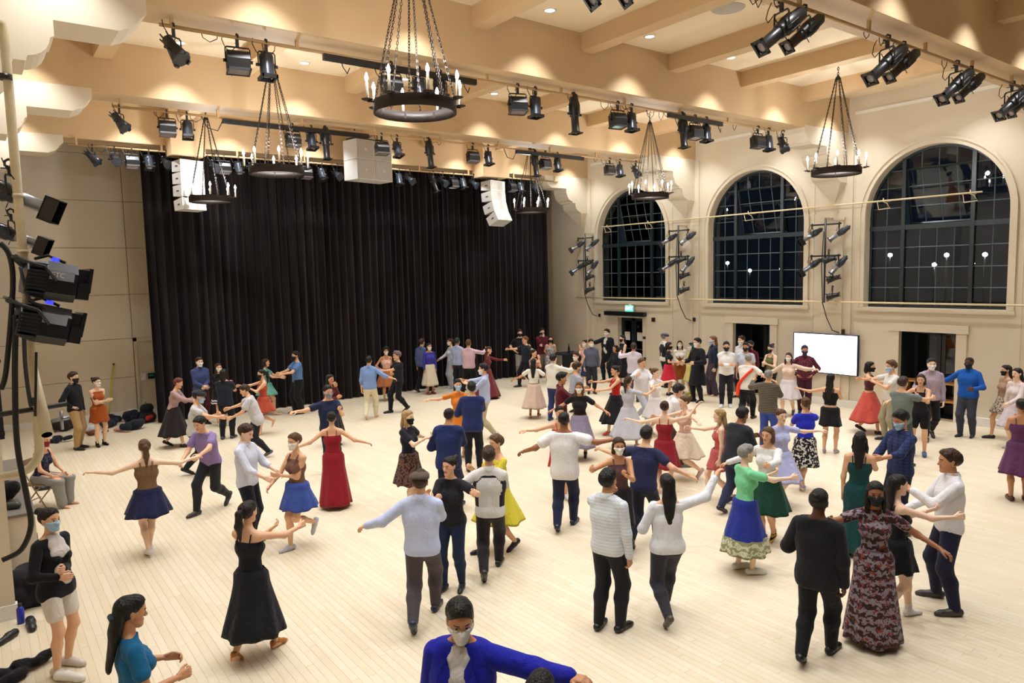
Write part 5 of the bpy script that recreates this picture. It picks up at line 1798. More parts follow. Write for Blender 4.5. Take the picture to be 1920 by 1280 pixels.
P('man in pale pink shirt and black trousers, broad back turned', (878, 637), 1.78, 'm', 165, 1, 'short:'+LBR, None, 'long:#d9b9c6', 'trousers:#17171a', 'shoe:#1b1b1b', 'hold,wrap', 'wide', build=1.08)
P('woman in maroon gown flinging her arm out before the curtain', (916, 650), 1.64, 'f', 80, 1, 'short:'+BRN, None, 'gown:#6e2b2e:long,maxi,.42,crew', None, 'shoe:#3b2422', 'outup,reach', 'step', lean=6)
P('man in black polo with white collar and grey trousers, hands on hips', (960, 617), 1.80, 'm', 5, 0, 'short:'+BRN, 'black', 'tee:#131318', 'trousers:#8d8782', 'shoe:#8a1f28', 'hip,hip', 'stand', group=ON)
P('auburn-haired man in dark navy tee dancing by the curtain', (985, 631), 1.74, 'm', -60, 1, 'short:#7a4a30', None, 'tee:#20232f', 'trousers:#17181d', 'shoe:#151515', 'reach,out', 'step')
P('woman in dusty rose top with arm lifted beside the navy tee', (1000, 655), 1.62, 'f', 60, 1, 'bun:'+DK, None, 'croptee:#a56d6c', 'trousers:#1d2026', 'shoe:#1a1a1a', 'hold,chin', 'step')
P('man in maroon sweater with a hand to his black mask', (1016, 616), 1.80, 'm', 20, 0, 'short:'+DK, 'black', 'sweater:#5c1a25', 'trousers:#6f6258', 'shoe:#2a2322', 'chin,cross', 'stand', group=ON)
P('woman with long black hair in silver printed jumpsuit beside the maroon sweater', (1032, 630), 1.64, 'f', 5, 1, 'long:'+BLK, 'black', 'tank:#b9b5b8/print/#6c6670', 'wide:#b9b5b8/print/#6c6670', 'shoe:#2b2b2b', 'back,back', 'stand', group=ON)
P('woman in white top and long blush pleated skirt, back turned', (1000, 672), 1.62, 'f', 170, 2, 'longback:'+BLK, None, 'croptee:#ebe6dc', 'skirt:#d8bfb0:midi,.33', 'heel:#7a3524', 'outlow,outlow', 'step')
P('man in white shirt and navy trousers next to the blush skirt', (1037, 664), 1.74, 'm', 150, 0, 'short:'+DK, None, 'long:#e7e3da', 'trousers:#2b3766', 'shoe:#2a2d3c', 'hold,wrap', 'ease')
P('man in maroon shirt and jeans in the middle of the crowd', (1053, 699), 1.74, 'm', 95, 2, 'short:'+BLK, None, 'long:#5e1626', 'jeans:#31406f', 'shoe:#20242e', 'wrap,wrap', 'ease', nod=8)
P('woman with curly hair and striped skirt lifting her arm, white mask', (1080, 660), 1.66, 'f', -35, 1, 'curly:'+BRN, 'white', 'tank:#cdb9b2', 'skirt:#e6e1da/stripe/#1a1a1c:knee,.24', 'shoe:#2b2b2b', 'phone,up', 'stand')
P('man in light grey tee and black trousers, head bowed', (1096, 679), 1.74, 'm', 110, 1, 'short:'+BRN, 'grey', 'tee:#9ea4b6', 'trousers:#1b1613', 'shoe:#141414', 'bend,bend', 'ease', nod=14)
P('woman in black top and lavender grey skirt with white mask, facing out', (1086, 716), 1.64, 'f', -10, 2, 'long:'+LBR, 'white', 'croptee:#19151b', 'skirt:#8f89a3:midi,.34', 'shoe:#2b2633', 'outlow,outlow', 'step')
P('woman in lavender top and navy skirt by the dark table', (1096, 637), 1.62, 'f', -30, 1, 'bun:'+DK, 'white', 'tank:#a596b8', 'skirt:#262c55:knee,.24', 'shoe:#222222', 'fwdlow,bend', 'stand')
P('man in grey shirt half hidden behind the lavender top', (1108, 636), 1.72, 'm', 10, 1, 'short:'+DK, 'white', 'long:#565a6c', 'trousers:#23242a', 'shoe:#151515', 'down,down', 'stand', group=ON)
P('man in black suit with open white shirt near the exit door', (1138, 617), 1.84, 'm', -35, 0, 'short:'+BLK, 'white', 'jacket:#14151b:#dcdad3', 'trousers:#141419', 'shoe:#111111', 'reach,down', 'ease')
P('child-sized person in shiny black jacket before the black dress', (1154, 647), 1.55, 'f', -50, 2, 'bob:'+BLK, None, 'jacket:#181d22', 'trousers:#15161a', 'shoe:#111111', 'bend,down', 'stand')
P('woman in sleeveless black dress with black mask by the exit door', (1167, 628), 1.70, 'f', -55, 0, 'longback:'+BLK, 'black', 'dress:#15121a:none,midi,.24,crew', None, 'shoe:#141414', 'clasp,clasp', 'stand', group=ON)
P('man in lilac white shirt with his back to the room at the exit door', (1188, 643), 1.74, 'm', 170, 2, 'short:'+BRN, None, 'long:#d3cbdc', 'trousers:#5b566c', 'shoe:#2a2833', 'wrap,hold', 'ease')
P('woman in red top and full black skirt with arms reaching left', (1141, 686), 1.66, 'f', -70, 1, 'bun:'+DK, None, 'tank:#b8271f', 'skirt:#17151b:midi,.38', 'heel:#c43a2c', 'reach,fwd', 'stepl')
P('man in white shirt and light grey trousers whirling in the crowd', (1203, 672), 1.74, 'm', 40, 1, 'short:'+LBR, None, 'long:#e3e0e4', 'trousers:#b3b5bf', 'shoe:#8d8f98', 'hold,wrap', 'walk')
P('woman in pale silver dress whirling with the man in white', (1178, 705), 1.62, 'f', 150, 1, 'pony:'+BRN, None, 'dress:#c3c2cb:short,midi,.42,crew', None, 'shoe:#c9c7cb', 'hold,wrap', 'step')
P('woman in white dress with pink sash near the black vest', (1228, 690), 1.62, 'f', 60, 0, 'bun:'+LBR, None, 'dress:#e6dfe0:short,knee,.32,crew', None, 'shoe:#d9cfca', 'hold,out', 'step')
P('man in crumpled white shirt bending low, brown trousers', (1275, 722), 1.74, 'm', 110, 1, 'curly:'+DK, None, 'long:#e6e3e6', 'trousers:#4a3c33', 'shoe:#6f655c', 'fwdlow,reach', 'walk', lean=22)
P('man in grey cap, black waistcoat and white sleeves', (1246, 625), 1.78, 'm', 120, 0, 'short:'+GRY, None, 'long:#e4e2dd', 'trousers:#1a1a20', 'shoe:#141414', 'hip,bend', 'stand', hat='flatcap:#4a4a50', group=ON, extra=waistcoat('#171a22', '#171a22'))
P('woman in black top and red skirt turned to the man in the waistcoat', (1256, 641), 1.64, 'f', 85, 1, 'bob:'+BLK, 'black', 'tee:#18171c', 'skirt:#d02c40:knee,.25', 'shoe:#202020', 'bend,down', 'stand', group=ON)
P('woman in white blouse and orange-brown pinafore with white mask', (1275, 639), 1.64, 'f', 0, 0, 'long:'+BLK, 'white', 'blouse:#e3ddd2', 'skirt:#9a5426:knee,.24', 'shoe:#3b2a22', 'clasp,clasp', 'stand', group=ON,
  extra=lambda b, s, up, ax: link('pinafore_bib', np_mesh('pinafore_bib', [(lambda V, F: (V*s, F, 0))(*blob([Cone(up(0, 0, 1.0), up(0, 0, 1.14), .145, .135, (YN, .76)), Cone(up(-.04, .02, 1.24), up(.04, .02, 1.24), .128, None, (YN, .9))], .025, .035, cut=lambda x, y, z: np.maximum(ax(x, y, z)-.34, .0-ax(x, y, z))))], [cloth('#9a5426')]), b))
P('woman in yellow dress and yellow socks with a teal hair flower', (1294, 642), 1.62, 'f', -60, 1, 'bob:'+BLK, 'white', 'dress:#cfc873:short,knee,.26,crew', None, 'sock:#d6d43a', 'bend,bend', 'stand', group=ON,
  extra=lambda b, s, up, ax: link('hair_flower', np_mesh('hair_flower', [(lambda V, F: (V*s, F, 0))(*blob([Cone(up(-.09+.03*math.cos(k*1.26), .02+.02*math.sin(k*1.26), 1.65+.03*math.sin(k*1.26)), up(-.09, .02, 1.65), .02, .012) for k in range(5)], .01, .006))], [cloth('#1f8f93')]), b))
P('man in long black overcoat with white mask and glasses', (1308, 634), 1.86, 'm', -50, 1, 'short:'+BLK, 'white', 'coat:#12131a', 'trousers:#15151b', 'shoe:#121212', 'bend,bend', 'ease', group=ON, glasses=True)
P('person with very long auburn hair in navy plaid shirt and plum trousers', (1337, 630), 1.82, 'm', -70, 0, 'longback:#7d5138', 'blue', 'long:#232f47/plaid/#151d2f', 'wide:#4a3a45', 'bare', 'bend,down', 'ease', group=ON)
P('man in white shirt and black mask standing with arms folded', (1362, 641), 1.82, 'm', 0, 1, 'short:'+BLK, 'black', 'long:#e9e7e4', 'trousers:#1d191f', 'sneaker:#d3d6e2', 'cross,cross', 'ease', group=ON)
P('man in white shirt and white mask in front of the dark doorway', (1391, 630), 1.84, 'm', -45, 0, 'short:'+BRN, 'white', 'long:#e3e1df', 'trousers:#22222a', 'shoe:#151515', 'down,down', 'stand', group=ON)
P('man in pale blue-grey shirt and black mask by the doorway', (1404, 642), 1.76, 'm', -10, 2, 'short:'+BLK, 'black', 'tee:#c3c8d6', 'trousers:#22242c', 'shoe:#151515', 'down,down', 'stand', group=ON)
P('person in dark red top peering out of the doorway', (1415, 640), 1.76, 'm', -35, 2, 'short:'+BLK, 'black', 'long:#5b1420', 'trousers:#1d1a1f', 'shoe:#151515', 'phone,down', 'stand', group=ON)
P('woman in olive halter top clapping by the doorway', (1431, 645), 1.70, 'f', -35, 0, 'bun:'+DK, 'black', 'tank:#67683a', 'trousers:#18161b', 'shoe:#151515', 'phone,phone', 'stand', nod=10, group=ON)
P('man in white shirt with bright orange sash and black trousers', (1404, 664), 1.76, 'm', 165, 1, 'short:'+GRY, None, 'tee:#e6e2da', 'trousers:#15141a', 'shoe:#1c1c1c', 'outlow,wrap', 'walk', lean=12,
  extra=lambda b, s, up, ax: link('sash', (lambda m: m.build('sash', cloth('#e8421f')).data)(MB()) if False else np_mesh('sash', [(lambda m: (np.array(m.v, np.float32)*s, np.array(m.f, np.int32), 0))(MB().tube([up(.16, -.11, 1.38), up(.05, -.165, 1.25), up(-.08, -.16, 1.1), up(-.17, -.10, .98), up(-.19, -.08, .8), up(-.18, -.12, .68)], [.03, .035, .035, .045, .05, .03], 8, 0, False))], [cloth('#e8421f')]), b))
P('grey-haired man in striped charcoal jumper, back turned', (1441, 693), 1.72, 'm', 160, 1, 'buzz:'+GRY, None, 'sweater:#4a4a4c/stripe/#7a6a4c', 'trousers:#3a4fa0', 'shoe:#26262a', 'wrap,hold', 'ease')
P('woman in peach white blouse with long brown hair and white mask near the screen', (1479, 661), 1.68, 'f', -15, 0, 'long:'+BRN, 'white', 'blouse:#e2c7b6', 'skirt:#d6cfd2:knee,.32', 'shoe:#6a6f90', 'outlow,out', 'step')
P('man in maroon patterned shirt with hands on hips before the glowing screen', (1509, 648), 1.78, 'm', 5, 2, 'short:#1d2340', 'navy', 'long:#571c2e/speckle/#8b4a58', 'trousers:#40182a', 'shoe:#1a1a1a', 'hip,hip', 'stand', group=ON)
P('woman with long black hair in black crop top and short skirt, back turned', (1558, 700), 1.66, 'f', 165, 1, 'longback:'+BLK, None, 'crop:#141316', 'skirt:#131216:short,.22', 'heel:#9a9db0', 'wrap,out', 'ease')
P('woman in cobalt top and black and white printed skirt', (1511, 745), 1.64, 'f', 195, 1, 'bun:'+LBR, 'yellow', 'tee:#2832c0', 'skirt:#17161c/print/#cfc9bb:knee,.25', 'heel:#8f86a8', 'reach,fwd', 'cross')
P('man in charcoal jacket with a blue lining bending beside the jumper', (1404, 763), 1.72, 'm', 140, 3, 'short:'+BLK, None, 'jacket:#262930:#3c58c8', 'trousers:#2e3350', 'shoe:#1f2024', 'fwdlow,wrap', 'step', lean=14)
P('woman in light periwinkle dress beside the printed skirt', (1455, 768), 1.62, 'f', 30, 0, 'bun:'+LBR, None, 'dress:#b9bce6:short,knee,.34,crew', None, 'shoe:#3c4fa6', 'hold,out', 'step')
P('blonde girl in coral dress, side on', (1350, 767), 1.58, 'f', -85, 0, 'long:'+BLD, None, 'dress:#c05a5c:none,short,.22,strap', None, 'shoe:#26284a', 'reach,down', 'step')
P('silver-haired woman in mint tee and blue skirt with olive hem', (1398, 834), 1.64, 'f', 120, 0, 'short:'+GRY, None, 'tee:#7fd6a0', 'skirt:#24338f:midi,.30,#8f9162/band/#c9c6ae', 'sneaker:#dcd9c8', 'reach,wrap', 'ease')
P('woman in white blouse and dark green skirt with yellow and black striped socks', (1440, 800), 1.66, 'f', -25, 1, 'bob:'+LBR, None, 'blouse:#e4e2e2', 'skirt:#12402f:knee,.30', 'sock:#d8b02a/stripe/#14141c', 'outlow,reach', 'cross')
P('woman in dark red dress with a pale floating shawl', (1246, 752), 1.62, 'f', 170, 0, 'bun:'+BRN, None, 'dress:#8f1f2a:none,knee,.28,strap', None, 'bare', 'outup,out', 'step')
P('woman in pale tulle skirt and blush top dancing left', (1284, 742), 1.62, 'f', -60, 0, 'bun:'+LBR, None, 'tank:#e0b5a6', 'skirt:#ddcbb6:knee,.36', 'shoe:#c7b0a2', 'reach,out', 'walk')
P('woman in black top and mauve scarf with white mask in the open floor', (1160, 820), 1.64, 'f', 10, 2, 'bob:'+BRN, 'white', 'tank:#5a3a3c', 'skirt:#1b1519:knee,.22', 'shoe:#1a1a1a', 'hold,wrap', 'ease')
P('man in indigo tee and dark trousers reaching out in a low dance hold', (1213, 800), 1.74, 'm', 160, 1, 'short:'+DK, None, 'tee:#262a4e', 'trousers:#1a1c2e', 'shoe:#16161b', 'outlow,out', 'walk', lean=10)
P('man in white shirt and navy trousers with arms spread, back to the balcony', (1057, 772), 1.82, 'm', 170, 3, 'buzz:'+BLK, None, 'loose:#e9e7ea', 'trousers:#1e2340', 'shoe:#1b1d2c', 'out,outlow', 'step')
P('woman in red dress hidden behind the man in white with arms spread', (1034, 800), 1.60, 'f', 15, 1, 'bun:'+DK, None, 'dress:#b32a2a:none,short,.22,strap', None, 'sneaker:#d5d6da', 'out,wrap', 'stand', foot=(1052, 935))
# ---- middle of the floor
P('woman in black blouse with sheer sleeves facing the man in the navy suit', (782, 770), 1.66, 'f', 55, 0, 'long:'+BLD, 'black', 'tee:#1e1e2b', 'skirt:#6b4a3e/print/#2a1f22:knee,.26', 'shoe:#4a3a33', 'wrap,outlow', 'ease')
P('man in navy suit jacket seen from behind, leaning', (823, 764), 1.78, 'm', 165, 2, 'buzz:'+BLK, None, 'jacket:#1c2a5c', 'trousers:#191f3b', 'shoe:#17171d', 'wrap,bend', 'walk', lean=8)
P('woman in bright orange dress and light blue mask', (858, 711), 1.66, 'f', 10, 1, 'short:'+BLK, 'blue', 'dress:#d47a24:short,knee,.30,crew', None, 'heel:#c9b7b0', 'out,wrap', 'ease')
P('man in navy jacket and black trousers, back turned, beside the orange dress', (884, 716), 1.76, 'm', 175, 1, 'short:'+BLK, None, 'jacket:#232e63', 'trousers:#16161d', 'shoe:#141414', 'wrap,bend', 'ease')
P('man in light blue shirt and khaki trousers with a white mask', (907, 682), 1.80, 'm', -95, 1, 'short:'+BLK, 'white', 'roll:#b2bee2', 'trousers:#b7a88c', 'sneaker:#c9bfae', 'reach,wrap', 'step')
P('woman in yellow dress in the open middle of the floor', (931, 815), 1.68, 'f', -60, 1, 'short:'+LBR, None, 'dress:#d9c93c:short,knee,.36,v', None, 'shoe:#16161c', 'wrap,fwdlow', 'step')
P('man in black waistcoat and white shirt leaning over the yellow dress', (916, 838), 1.74, 'm', 175, 1, 'short:'+BRN, None, 'long:#dedad6', 'trousers:#231f24', 'shoe:#2b2523', 'wrap,outlow', 'walk', extra=waistcoat('#1c1b22', '#d3d0ca'))
P('man in white shirt and black trousers looking down, holding a blue-shorted partner', (470, 797), 1.76, 'm', 60, 0, 'short:'+BRN, None, 'roll:#d4d9ea', 'trousers:#181a24', 'shoe:#20222a', 'fwdlow,fwdlow', 'ease', nod=18)
P('woman in brown top and blue skirt with white mask and two-tone shoes', (545, 812), 1.66, 'f', -50, 1, 'short:'+LBR, 'white', 'tank:#7a5548', 'skirt:#3f56a8:short,.26', 'shoe:#b9bcc4', 'fwdlow,cross', 'kickl')
P('woman in brown lace top and navy skirt with arms spread wide', (270, 824), 1.66, 'f', 185, 0, 'pony:'+LBR, None, 'tank:#7c5f45', 'skirt:#1b2146:short,.30', 'sneaker:#d5d2cd', 'out,out', 'cross')
# ---- nearest dancers
P('dark-haired woman in black dress and tan heeled shoes, back turned', (463, 940), 1.66, 'f', 140, 1, 'pony:'+DK, None, 'dress:#15151d:none,midi,.30,strap', None, 'heel:#b06a26', 'reach,wrap', 'step')
P('man in brown flat cap, pale blue shirt and grey-brown trousers', (793, 879), 1.80, 'm', 170, 1, 'short:'+BRN, None, 'long:#c3cbea', 'trousers:#4b4347', 'shoe:#23283c', 'wrap,outlow', 'walk', hat='flatcap:#5b4c42')
P('dancer in black top and dark jeans facing the man in the flat cap', (832, 897), 1.66, 'f', -20, 1, 'bun:'+DK, None, 'tee:#1b1a20', 'jeans:#1d2a45', 'shoe:#1f2026', 'wrap,hold', 'ease', look=-20, foot=(846, 1110))
P('man in grey striped white shirt and black trousers, arm over his face', (1163, 878), 1.76, 'm', 150, 2, 'short:'+BLK, None, 'long:#dfe2e6/stripe/#ccd3dc', 'trousers:#19181d', 'shoe:#1a1518', 'down,reach', 'ease')
P('woman with long dark hair in loose white shirt and charcoal trousers', (1228, 892), 1.70, 'f', 195, 1, 'longback:'+BLK, None, 'blouse:#e6e6ea', 'trousers:#35343c', 'shoe:#4a4438', 'outup,bend', 'walk')
P('man in black untucked jacket and trousers with a topknot, back turned', (1545, 917), 1.74, 'm', 165, 4, 'bun:'+BLK, None, 'jacket:#17171c', 'trousers:#141418', 'shoe:#141416', 'down,bend', 'step')
P('barefoot woman in maroon and grey patterned maxi dress', (1634, 905), 1.68, 'f', 5, 3, 'long:'+BLK, 'black', 'gown:#3a2025/band/#8a7f88/#8a3c2c:short,maxi,.27,crew', None, 'bare', 'hold,outlow', 'together')
P('woman in short black dress with long dark hair and white socks', (1697, 888), 1.64, 'f', 120, 0, 'longback:'+DK, None, 'dress:#121116:none,short,.20,strap', None, 'sock:#e6e3e0', 'reach,wrap', 'stepl')
P('man in white shirt and navy trousers facing the short black dress', (1770, 846), 1.80, 'm', -70, 2, 'short:'+BRN, None, 'long:#e8e6ea', 'trousers:#1f2038', 'shoe:#403a36', 'fwdlow,wrap', 'wide')
P('woman in dark green backless dress with black hair', (1613, 810), 1.66, 'f', 175, 1, 'long:'+BLK, None, 'gown:#0f3f41:none,maxi,.23,strap', None, 'shoe:#111111', 'fwd,down', 'stand')
P('man in navy checked shirt with light blue mask, looking down', (1687, 772), 1.78, 'm', -45, 2, 'curly:'+BLK, 'blue', 'roll:#2c3764/plaid/#1f284c', 'jeans:#1b2030', 'shoe:#151515', 'fwdlow,fwd', 'ease', nod=16)
# ---- right side
P('woman in coral skirt with black bob and black mask', (1631, 678), 1.68, 'f', 80, 1, 'bob:'+BLK, 'black', 'crop:#5a3036', 'skirt:#c65347:midi,.40', 'shoe:#2a1c1c', 'reach,wrap', 'step')
P('brown-haired man in white tee and blue mask facing the coral skirt', (1672, 677), 1.76, 'm', -60, 1, 'curly:'+LBR, 'blue', 'tee:#dcd6cf', 'trousers:#a39a80', 'shoe:#2b2724', 'reach,wrap', 'ease')
P('person in grey green tee and shorts, back turned', (1693, 707), 1.72, 'm', 150, 1, 'short:'+BRN, None, 'tee:#6f7a74', 'shorts:#4b5250', 'shoe:#3a3a3a', 'reach,wrap', 'ease')
P('woman in black camisole and black shorts near the wooden shelf', (1727, 701), 1.66, 'f', -5, 1, 'bob:'+BRN, None, 'tank:#1d1519', 'shorts:#111014', 'sneaker:#3f5d8c', 'outlow,wrap', 'ease')
P('man in pink patterned shirt and white mask before the wooden shelf', (1747, 672), 1.82, 'm', 10, 0, 'short:'+BLK, 'white', 'long:#b19aa6/speckle/#8a8fa8', 'leggings:#121216', 'shoe:#131318', 'bend,down', 'step')
P('man in cobalt blue shirt and slate trousers standing alone by the wall', (1829, 670), 1.78, 'm', -20, 4, 'buzz:'+BLK, 'black', 'long:#1757b0', 'trousers:#3b3f4b', 'sock:#343843', 'outlow,bend', 'ease', build=1.1)
P('woman in tan blouse and snakeskin print skirt with black mask', (1876, 684), 1.66, 'f', -60, 1, 'longback:'+DK, 'black', 'blouse:#ab8a73', 'skirt:#b9a894/print/#6a5c50:short,.27', 'shoe:#1b1719', 'down,down', 'step')
P('woman in pale lavender lace top beside the snakeskin skirt', (1908, 690), 1.68, 'f', -40, 0, 'longback:'+DK, None, 'blouse:#d8c8c6', 'skirt:#cfc3cc:knee,.30', 'shoe:#cfc9cc', 'down,fwdlow', 'stand')
P('woman in purple dress with brown boots at the far right', (1916, 748), 1.66, 'f', 190, 2, 'bun:'+DK, None, 'dress:#5d3358:none,knee,.28,strap', None, 'sneaker:#4a2318', 'out,wrap', 'ease')
# ---- foreground, cut by the frame
P('man in royal blue blazer with glasses and pale mask, arm flung out', (862, 1128), 1.78, 'm', -15, 2, 'short:'+BLK, 'white', 'jacket:#1a1f9e:#cfc8c4', 'trousers:#1b1d3a', 'shoe:#151515', 'down,out', 'ease', nod=10, look=20, glasses=True)
P('woman with long black ponytail in teal top in the near foreground', (245, 1117), 1.66, 'f', 100, 2, 'longback:'+BLK, None, 'tee:#15628f', 'skirt:#15161c:midi,.26', 'shoe:#151515', 'bend,bend', 'stand', nod=8,
  extra=lambda b, s, up, ax: link('hair_tie', np_mesh('hair_tie', [(lambda V, F: (V*s, F, 0))(*blob([Cone(up(-.03, -.115, 1.62), up(.03, -.115, 1.62), .022)], .009, .005))], [cloth('#23333f')]), b))
P('dark-haired dancer whose head only just rises into the near foreground', (1012, 1262), 1.66, 'f', 160, 2, 'long:'+BLK, None, 'tee:#24242c', 'trousers:#1a1a20', 'shoe:#151515', 'down,down', 'stand')
P('woman in black cardigan, white shorts and light blue mask at the left pier', (88, 953), 1.66, 'f', 40, 1, 'bun:'+DK, 'blue', 'cardigan:#15141a:#d9d2cf', 'shorts:#e0d9d2', 'sneaker:#c9beb4', 'bend,cross', 'ease', lean=-2, build=.98)
P('seated woman in navy floral top and grey trousers with a red mask', (82, 812), 1.68, 'f', 50, 1, 'longback:'+BLK, 'red', 'tank:#1e2036/print/#4b4a66', 'wide:#8f8f8c', 'bare', 'lap,lap', 'sit', lean=8, group=ON)

# ---- settle everybody: keep the standing places apart and off the walls
_pos = [build_person(*a, **k, probe=True) for a, k in PEOPLE]
_org = [p.copy() for p in _pos]
PAIR = {(100, 101): .70, (87, 88): .70, (20, 21): .66, (74, 75): .70, (7, 8): .78, (33, 41): .95, (91, 92): .80, (89, 90): .78, (85, 86): .92, (10, 11): .86,
        (63, 64): .88, (81, 82): .78, (48, 49): .56, (47, 48): .56, (54, 56): .62, (55, 56): .60}
for _it in range(120):
    for i in range(len(_pos)):
        for j in range(i+1, len(_pos)):
            m_ = PAIR.get((i, j), .46)
            d = _pos[j]-_pos[i]
            if abs(d.x) > 1.1 or abs(d.y) > 1.1: continue
            l = d.length
            if l < m_:
                n = d/l if l > 1e-3 else Vector((1, 0, 0))
                f = (m_-l)*.5
                _pos[i] -= n*f; _pos[j] += n*f
    for p in _pos:
        p.y = min(p.y, 20.45); p.x = min(p.x, 18.25); p.x = max(p.x, .45)
        p.z = 0
for (a, k), p in zip(PEOPLE, _pos):
    build_person(*a, **k, ground=(p.x, p.y))

# ================================================================== SMALL THINGS
sp_ = [o for o in bpy.data.objects if o.get('label', '').startswith('seated woman')][0]
ch = empty('folding_chair', (sp_.location.x, sp_.location.y, 0), sp_.rotation_euler.z, 'tan metal folding chair under the seated woman', 'chair')
M_CHAIR = mat('tan_chair_metal', '#9b8468', .4, metal=.2)
MB().box((-.21, -.2, .405), (.21, .2, .43)).build('seat', M_CHAIR, ch)
MB().box((-.2, -.25, .62), (.2, -.235, .82)).build('backrest', M_CHAIR, ch)
for s in (-1, 1):
    MB().tube([(s*.21, -.24, .84), (s*.21, .0, .40), (s*.21, .24, 0)], .012, 6).build('leg', M_CHAIR, ch)
    MB().tube([(s*.19, .14, .42), (s*.19, -.24, 0)], .012, 6).build('leg', M_CHAIR, ch)
MB().tube([(-.19, -.2, .1), (.19, -.2, .1)], .009, 6).build('stretcher', M_CHAIR, ch)


def soft(name, loc, dims, col, label, cat, seed=0, rz=0., extra=None, group=None, n=7):
    rr = random.Random(seed)
    ps = []
    for k in range(n):
        a = Vector(((rr.random()-.5)*dims[0]*.7, (rr.random()-.5)*dims[1]*.7, dims[2]*(.25+.3*rr.random())))
        b = a+Vector(((rr.random()-.5)*dims[0]*.5, (rr.random()-.5)*dims[1]*.5, (rr.random()-.3)*dims[2]*.3))
        ps.append(Cone(a, b, dims[2]*(.28+.2*rr.random()), dims[2]*.3))
    V, F = blob(ps, .018, .05, cut=lambda x, y, z: -z+.0*x+.0*y+.002, rough=.006)
    o = link(name, np_mesh(name, [(V, F, 0)], [cloth(col)]), None, loc, (0, 0, rz))
    tag(o, label, cat, group)
    return o


def fp(x, y):
    return at(x, y, 2, 0)


for i, (x, y, d, col, nm, lab, cat) in enumerate((
        (232, 790, (.9, .5, .30), '#161a2c', 'coat_pile', 'heap of navy coats against the back wall under the yellow pole', 'coats'),
        (205, 800, (.6, .4, .24), '#1d2030', 'jacket', 'dark crumpled jacket lying left of the black duffel bag', 'jacket'),
        (262, 788, (.6, .4, .26), '#14161f', 'jacket', 'black puffer jacket slumped behind the red and black backpack', 'jacket'),
        (250, 806, (.75, .35, .28), '#1e2530', 'duffel_bag', 'black duffel bag lying on the floor before the coats', 'bag'),
        (176, 808, (.35, .3, .2), '#c9cbd2', 'shopping_bag', 'white patterned bag behind the legs of the rust dress', 'bag'),
        (183, 814, (.45, .2, .13), '#6b3d22', 'leather_bag', 'brown leather bag on the floor behind the rust dress', 'bag'),
        (225, 808, (.28, .2, .12), '#c88f84', 'scarf', 'pink scarf lying between the coats and the duffel bag', 'scarf'),
        (118, 806, (.7, .45, .34), '#2a2220', 'duffel_bag', 'dark brown bag beside the khaki trousers', 'bag'),
        (113, 828, (.6, .4, .16), '#20262f', 'garment', 'black shiny jacket spread on the floor by the open pipe end', 'jacket'),
        (243, 778, (.3, .25, .30), '#dfe0e2', 'plastic_bag', 'crumpled white plastic bag on top by the back wall', 'bag'))):
    p = fp(x, y)
    if p.y > YB-.4: p.y = YB-.4
    soft(nm, p, d, col, lab, cat, i+3, random.random()*.6)
# backpack with red panel
p = fp(278, 792); p.y = min(p.y, 22.4)
bk = empty('backpack', p, math.radians(25), 'black backpack with a red panel standing against the wall', 'backpack')
V, F = blob([Cone((-.1, 0, .14), (.1, 0, .14), .14, None, (YN, .8)), Cone((-.07, .02, .40), (.07, .02, .40), .12, None, (YN, .8))], .02, .08, cut=lambda x, y, z: -z+0*x+0*y)
link('bag_body', np_mesh('bag_body', [(V, F, 0)], [cloth('#141417')]), bk)
V, F = blob([Cone((-.08, -.09, .14), (.04, -.09, .16), .07, .06, (YN, .6))], .015, .03)
link('front_pocket', np_mesh('front_pocket', [(V, F, 0)], [cloth('#b0211d')]), bk)
for s in (-1, 1):
    MB().tube([(s*.07, .1, .46), (s*.09, .17, .36), (s*.09, .16, .18), (s*.08, .1, .1)], .014, 5).build('strap', M_CABLE, bk)
MB().tube([(-.03, .05, .51), (0, .05, .56), (.03, .05, .51)], .01, 5).build('handle', M_CABLE, bk)
# shoes left on the floor
for i, (x, y, k, c, lab) in enumerate(((98, 905, 'sneaker', '#2e3a54', 'pair of navy sneakers beside the folding chair'), (123, 910, 'shoe', '#24262e', 'dark shoe on the open floor by the folding chair'), (92, 915, 'shoe', '#17181c', 'black boots under the edge of the folding chair'),
                                      (22, 1196, 'shoe', '#15161a', 'black shoe on the floor at the foot of the left pier'), (58, 1172, 'sneaker', '#1b1d22', 'black running shoe beside the blue bottle near the left pier'), (288/2.4, 1275, 'sneaker', '#e2ddd6', 'white sneaker standing by the cardigan woman'))):
    p = fp(x, y)
    r = empty('pair_of_shoes' if 'pair' in lab or 'boots' in lab else 'shoe', p, .8*i, lab, 'shoe')
    for s in ((-1, 1) if 'pair' in lab or 'boots' in lab else (0,)):
        link('shoe_body', shoe_mesh(k, c), r, (s*.07, s*.03, 0))
        MB().tube([(s*.07-.02, s*.03+.05, .082), (s*.07+.02, s*.03+.06, .08), (s*.07-.02, s*.03+.075, .073), (s*.07+.02, s*.03+.085, .071)], .004, 4).build('lace', M_RUBBER, r)
bt = empty('water_bottle', fp(40, 1168), 0, 'cobalt blue water bottle at the foot of the left pier', 'bottle')
MB().lathe([(.035, 0), (.037, .02), (.037, .17), (.018, .2)], 14).build('bottle_body', mat('blue_bottle', '#2434a8', .3), bt)
MB().lathe([(.02, .198), (.02, .235)], 12).build('cap', M_BLACK, bt)
soft('black_bag', fp(52, 1130), (.4, .35, .5), '#131318', 'black soft bag slumped against the left pier behind the cardigan woman', 'bag', 31)
soft('dark_garment', fp(45, 1262), (.7, .35, .14), '#141418', 'black garment dropped on the floor in the left corner of the floor', 'garment', 33, .5)
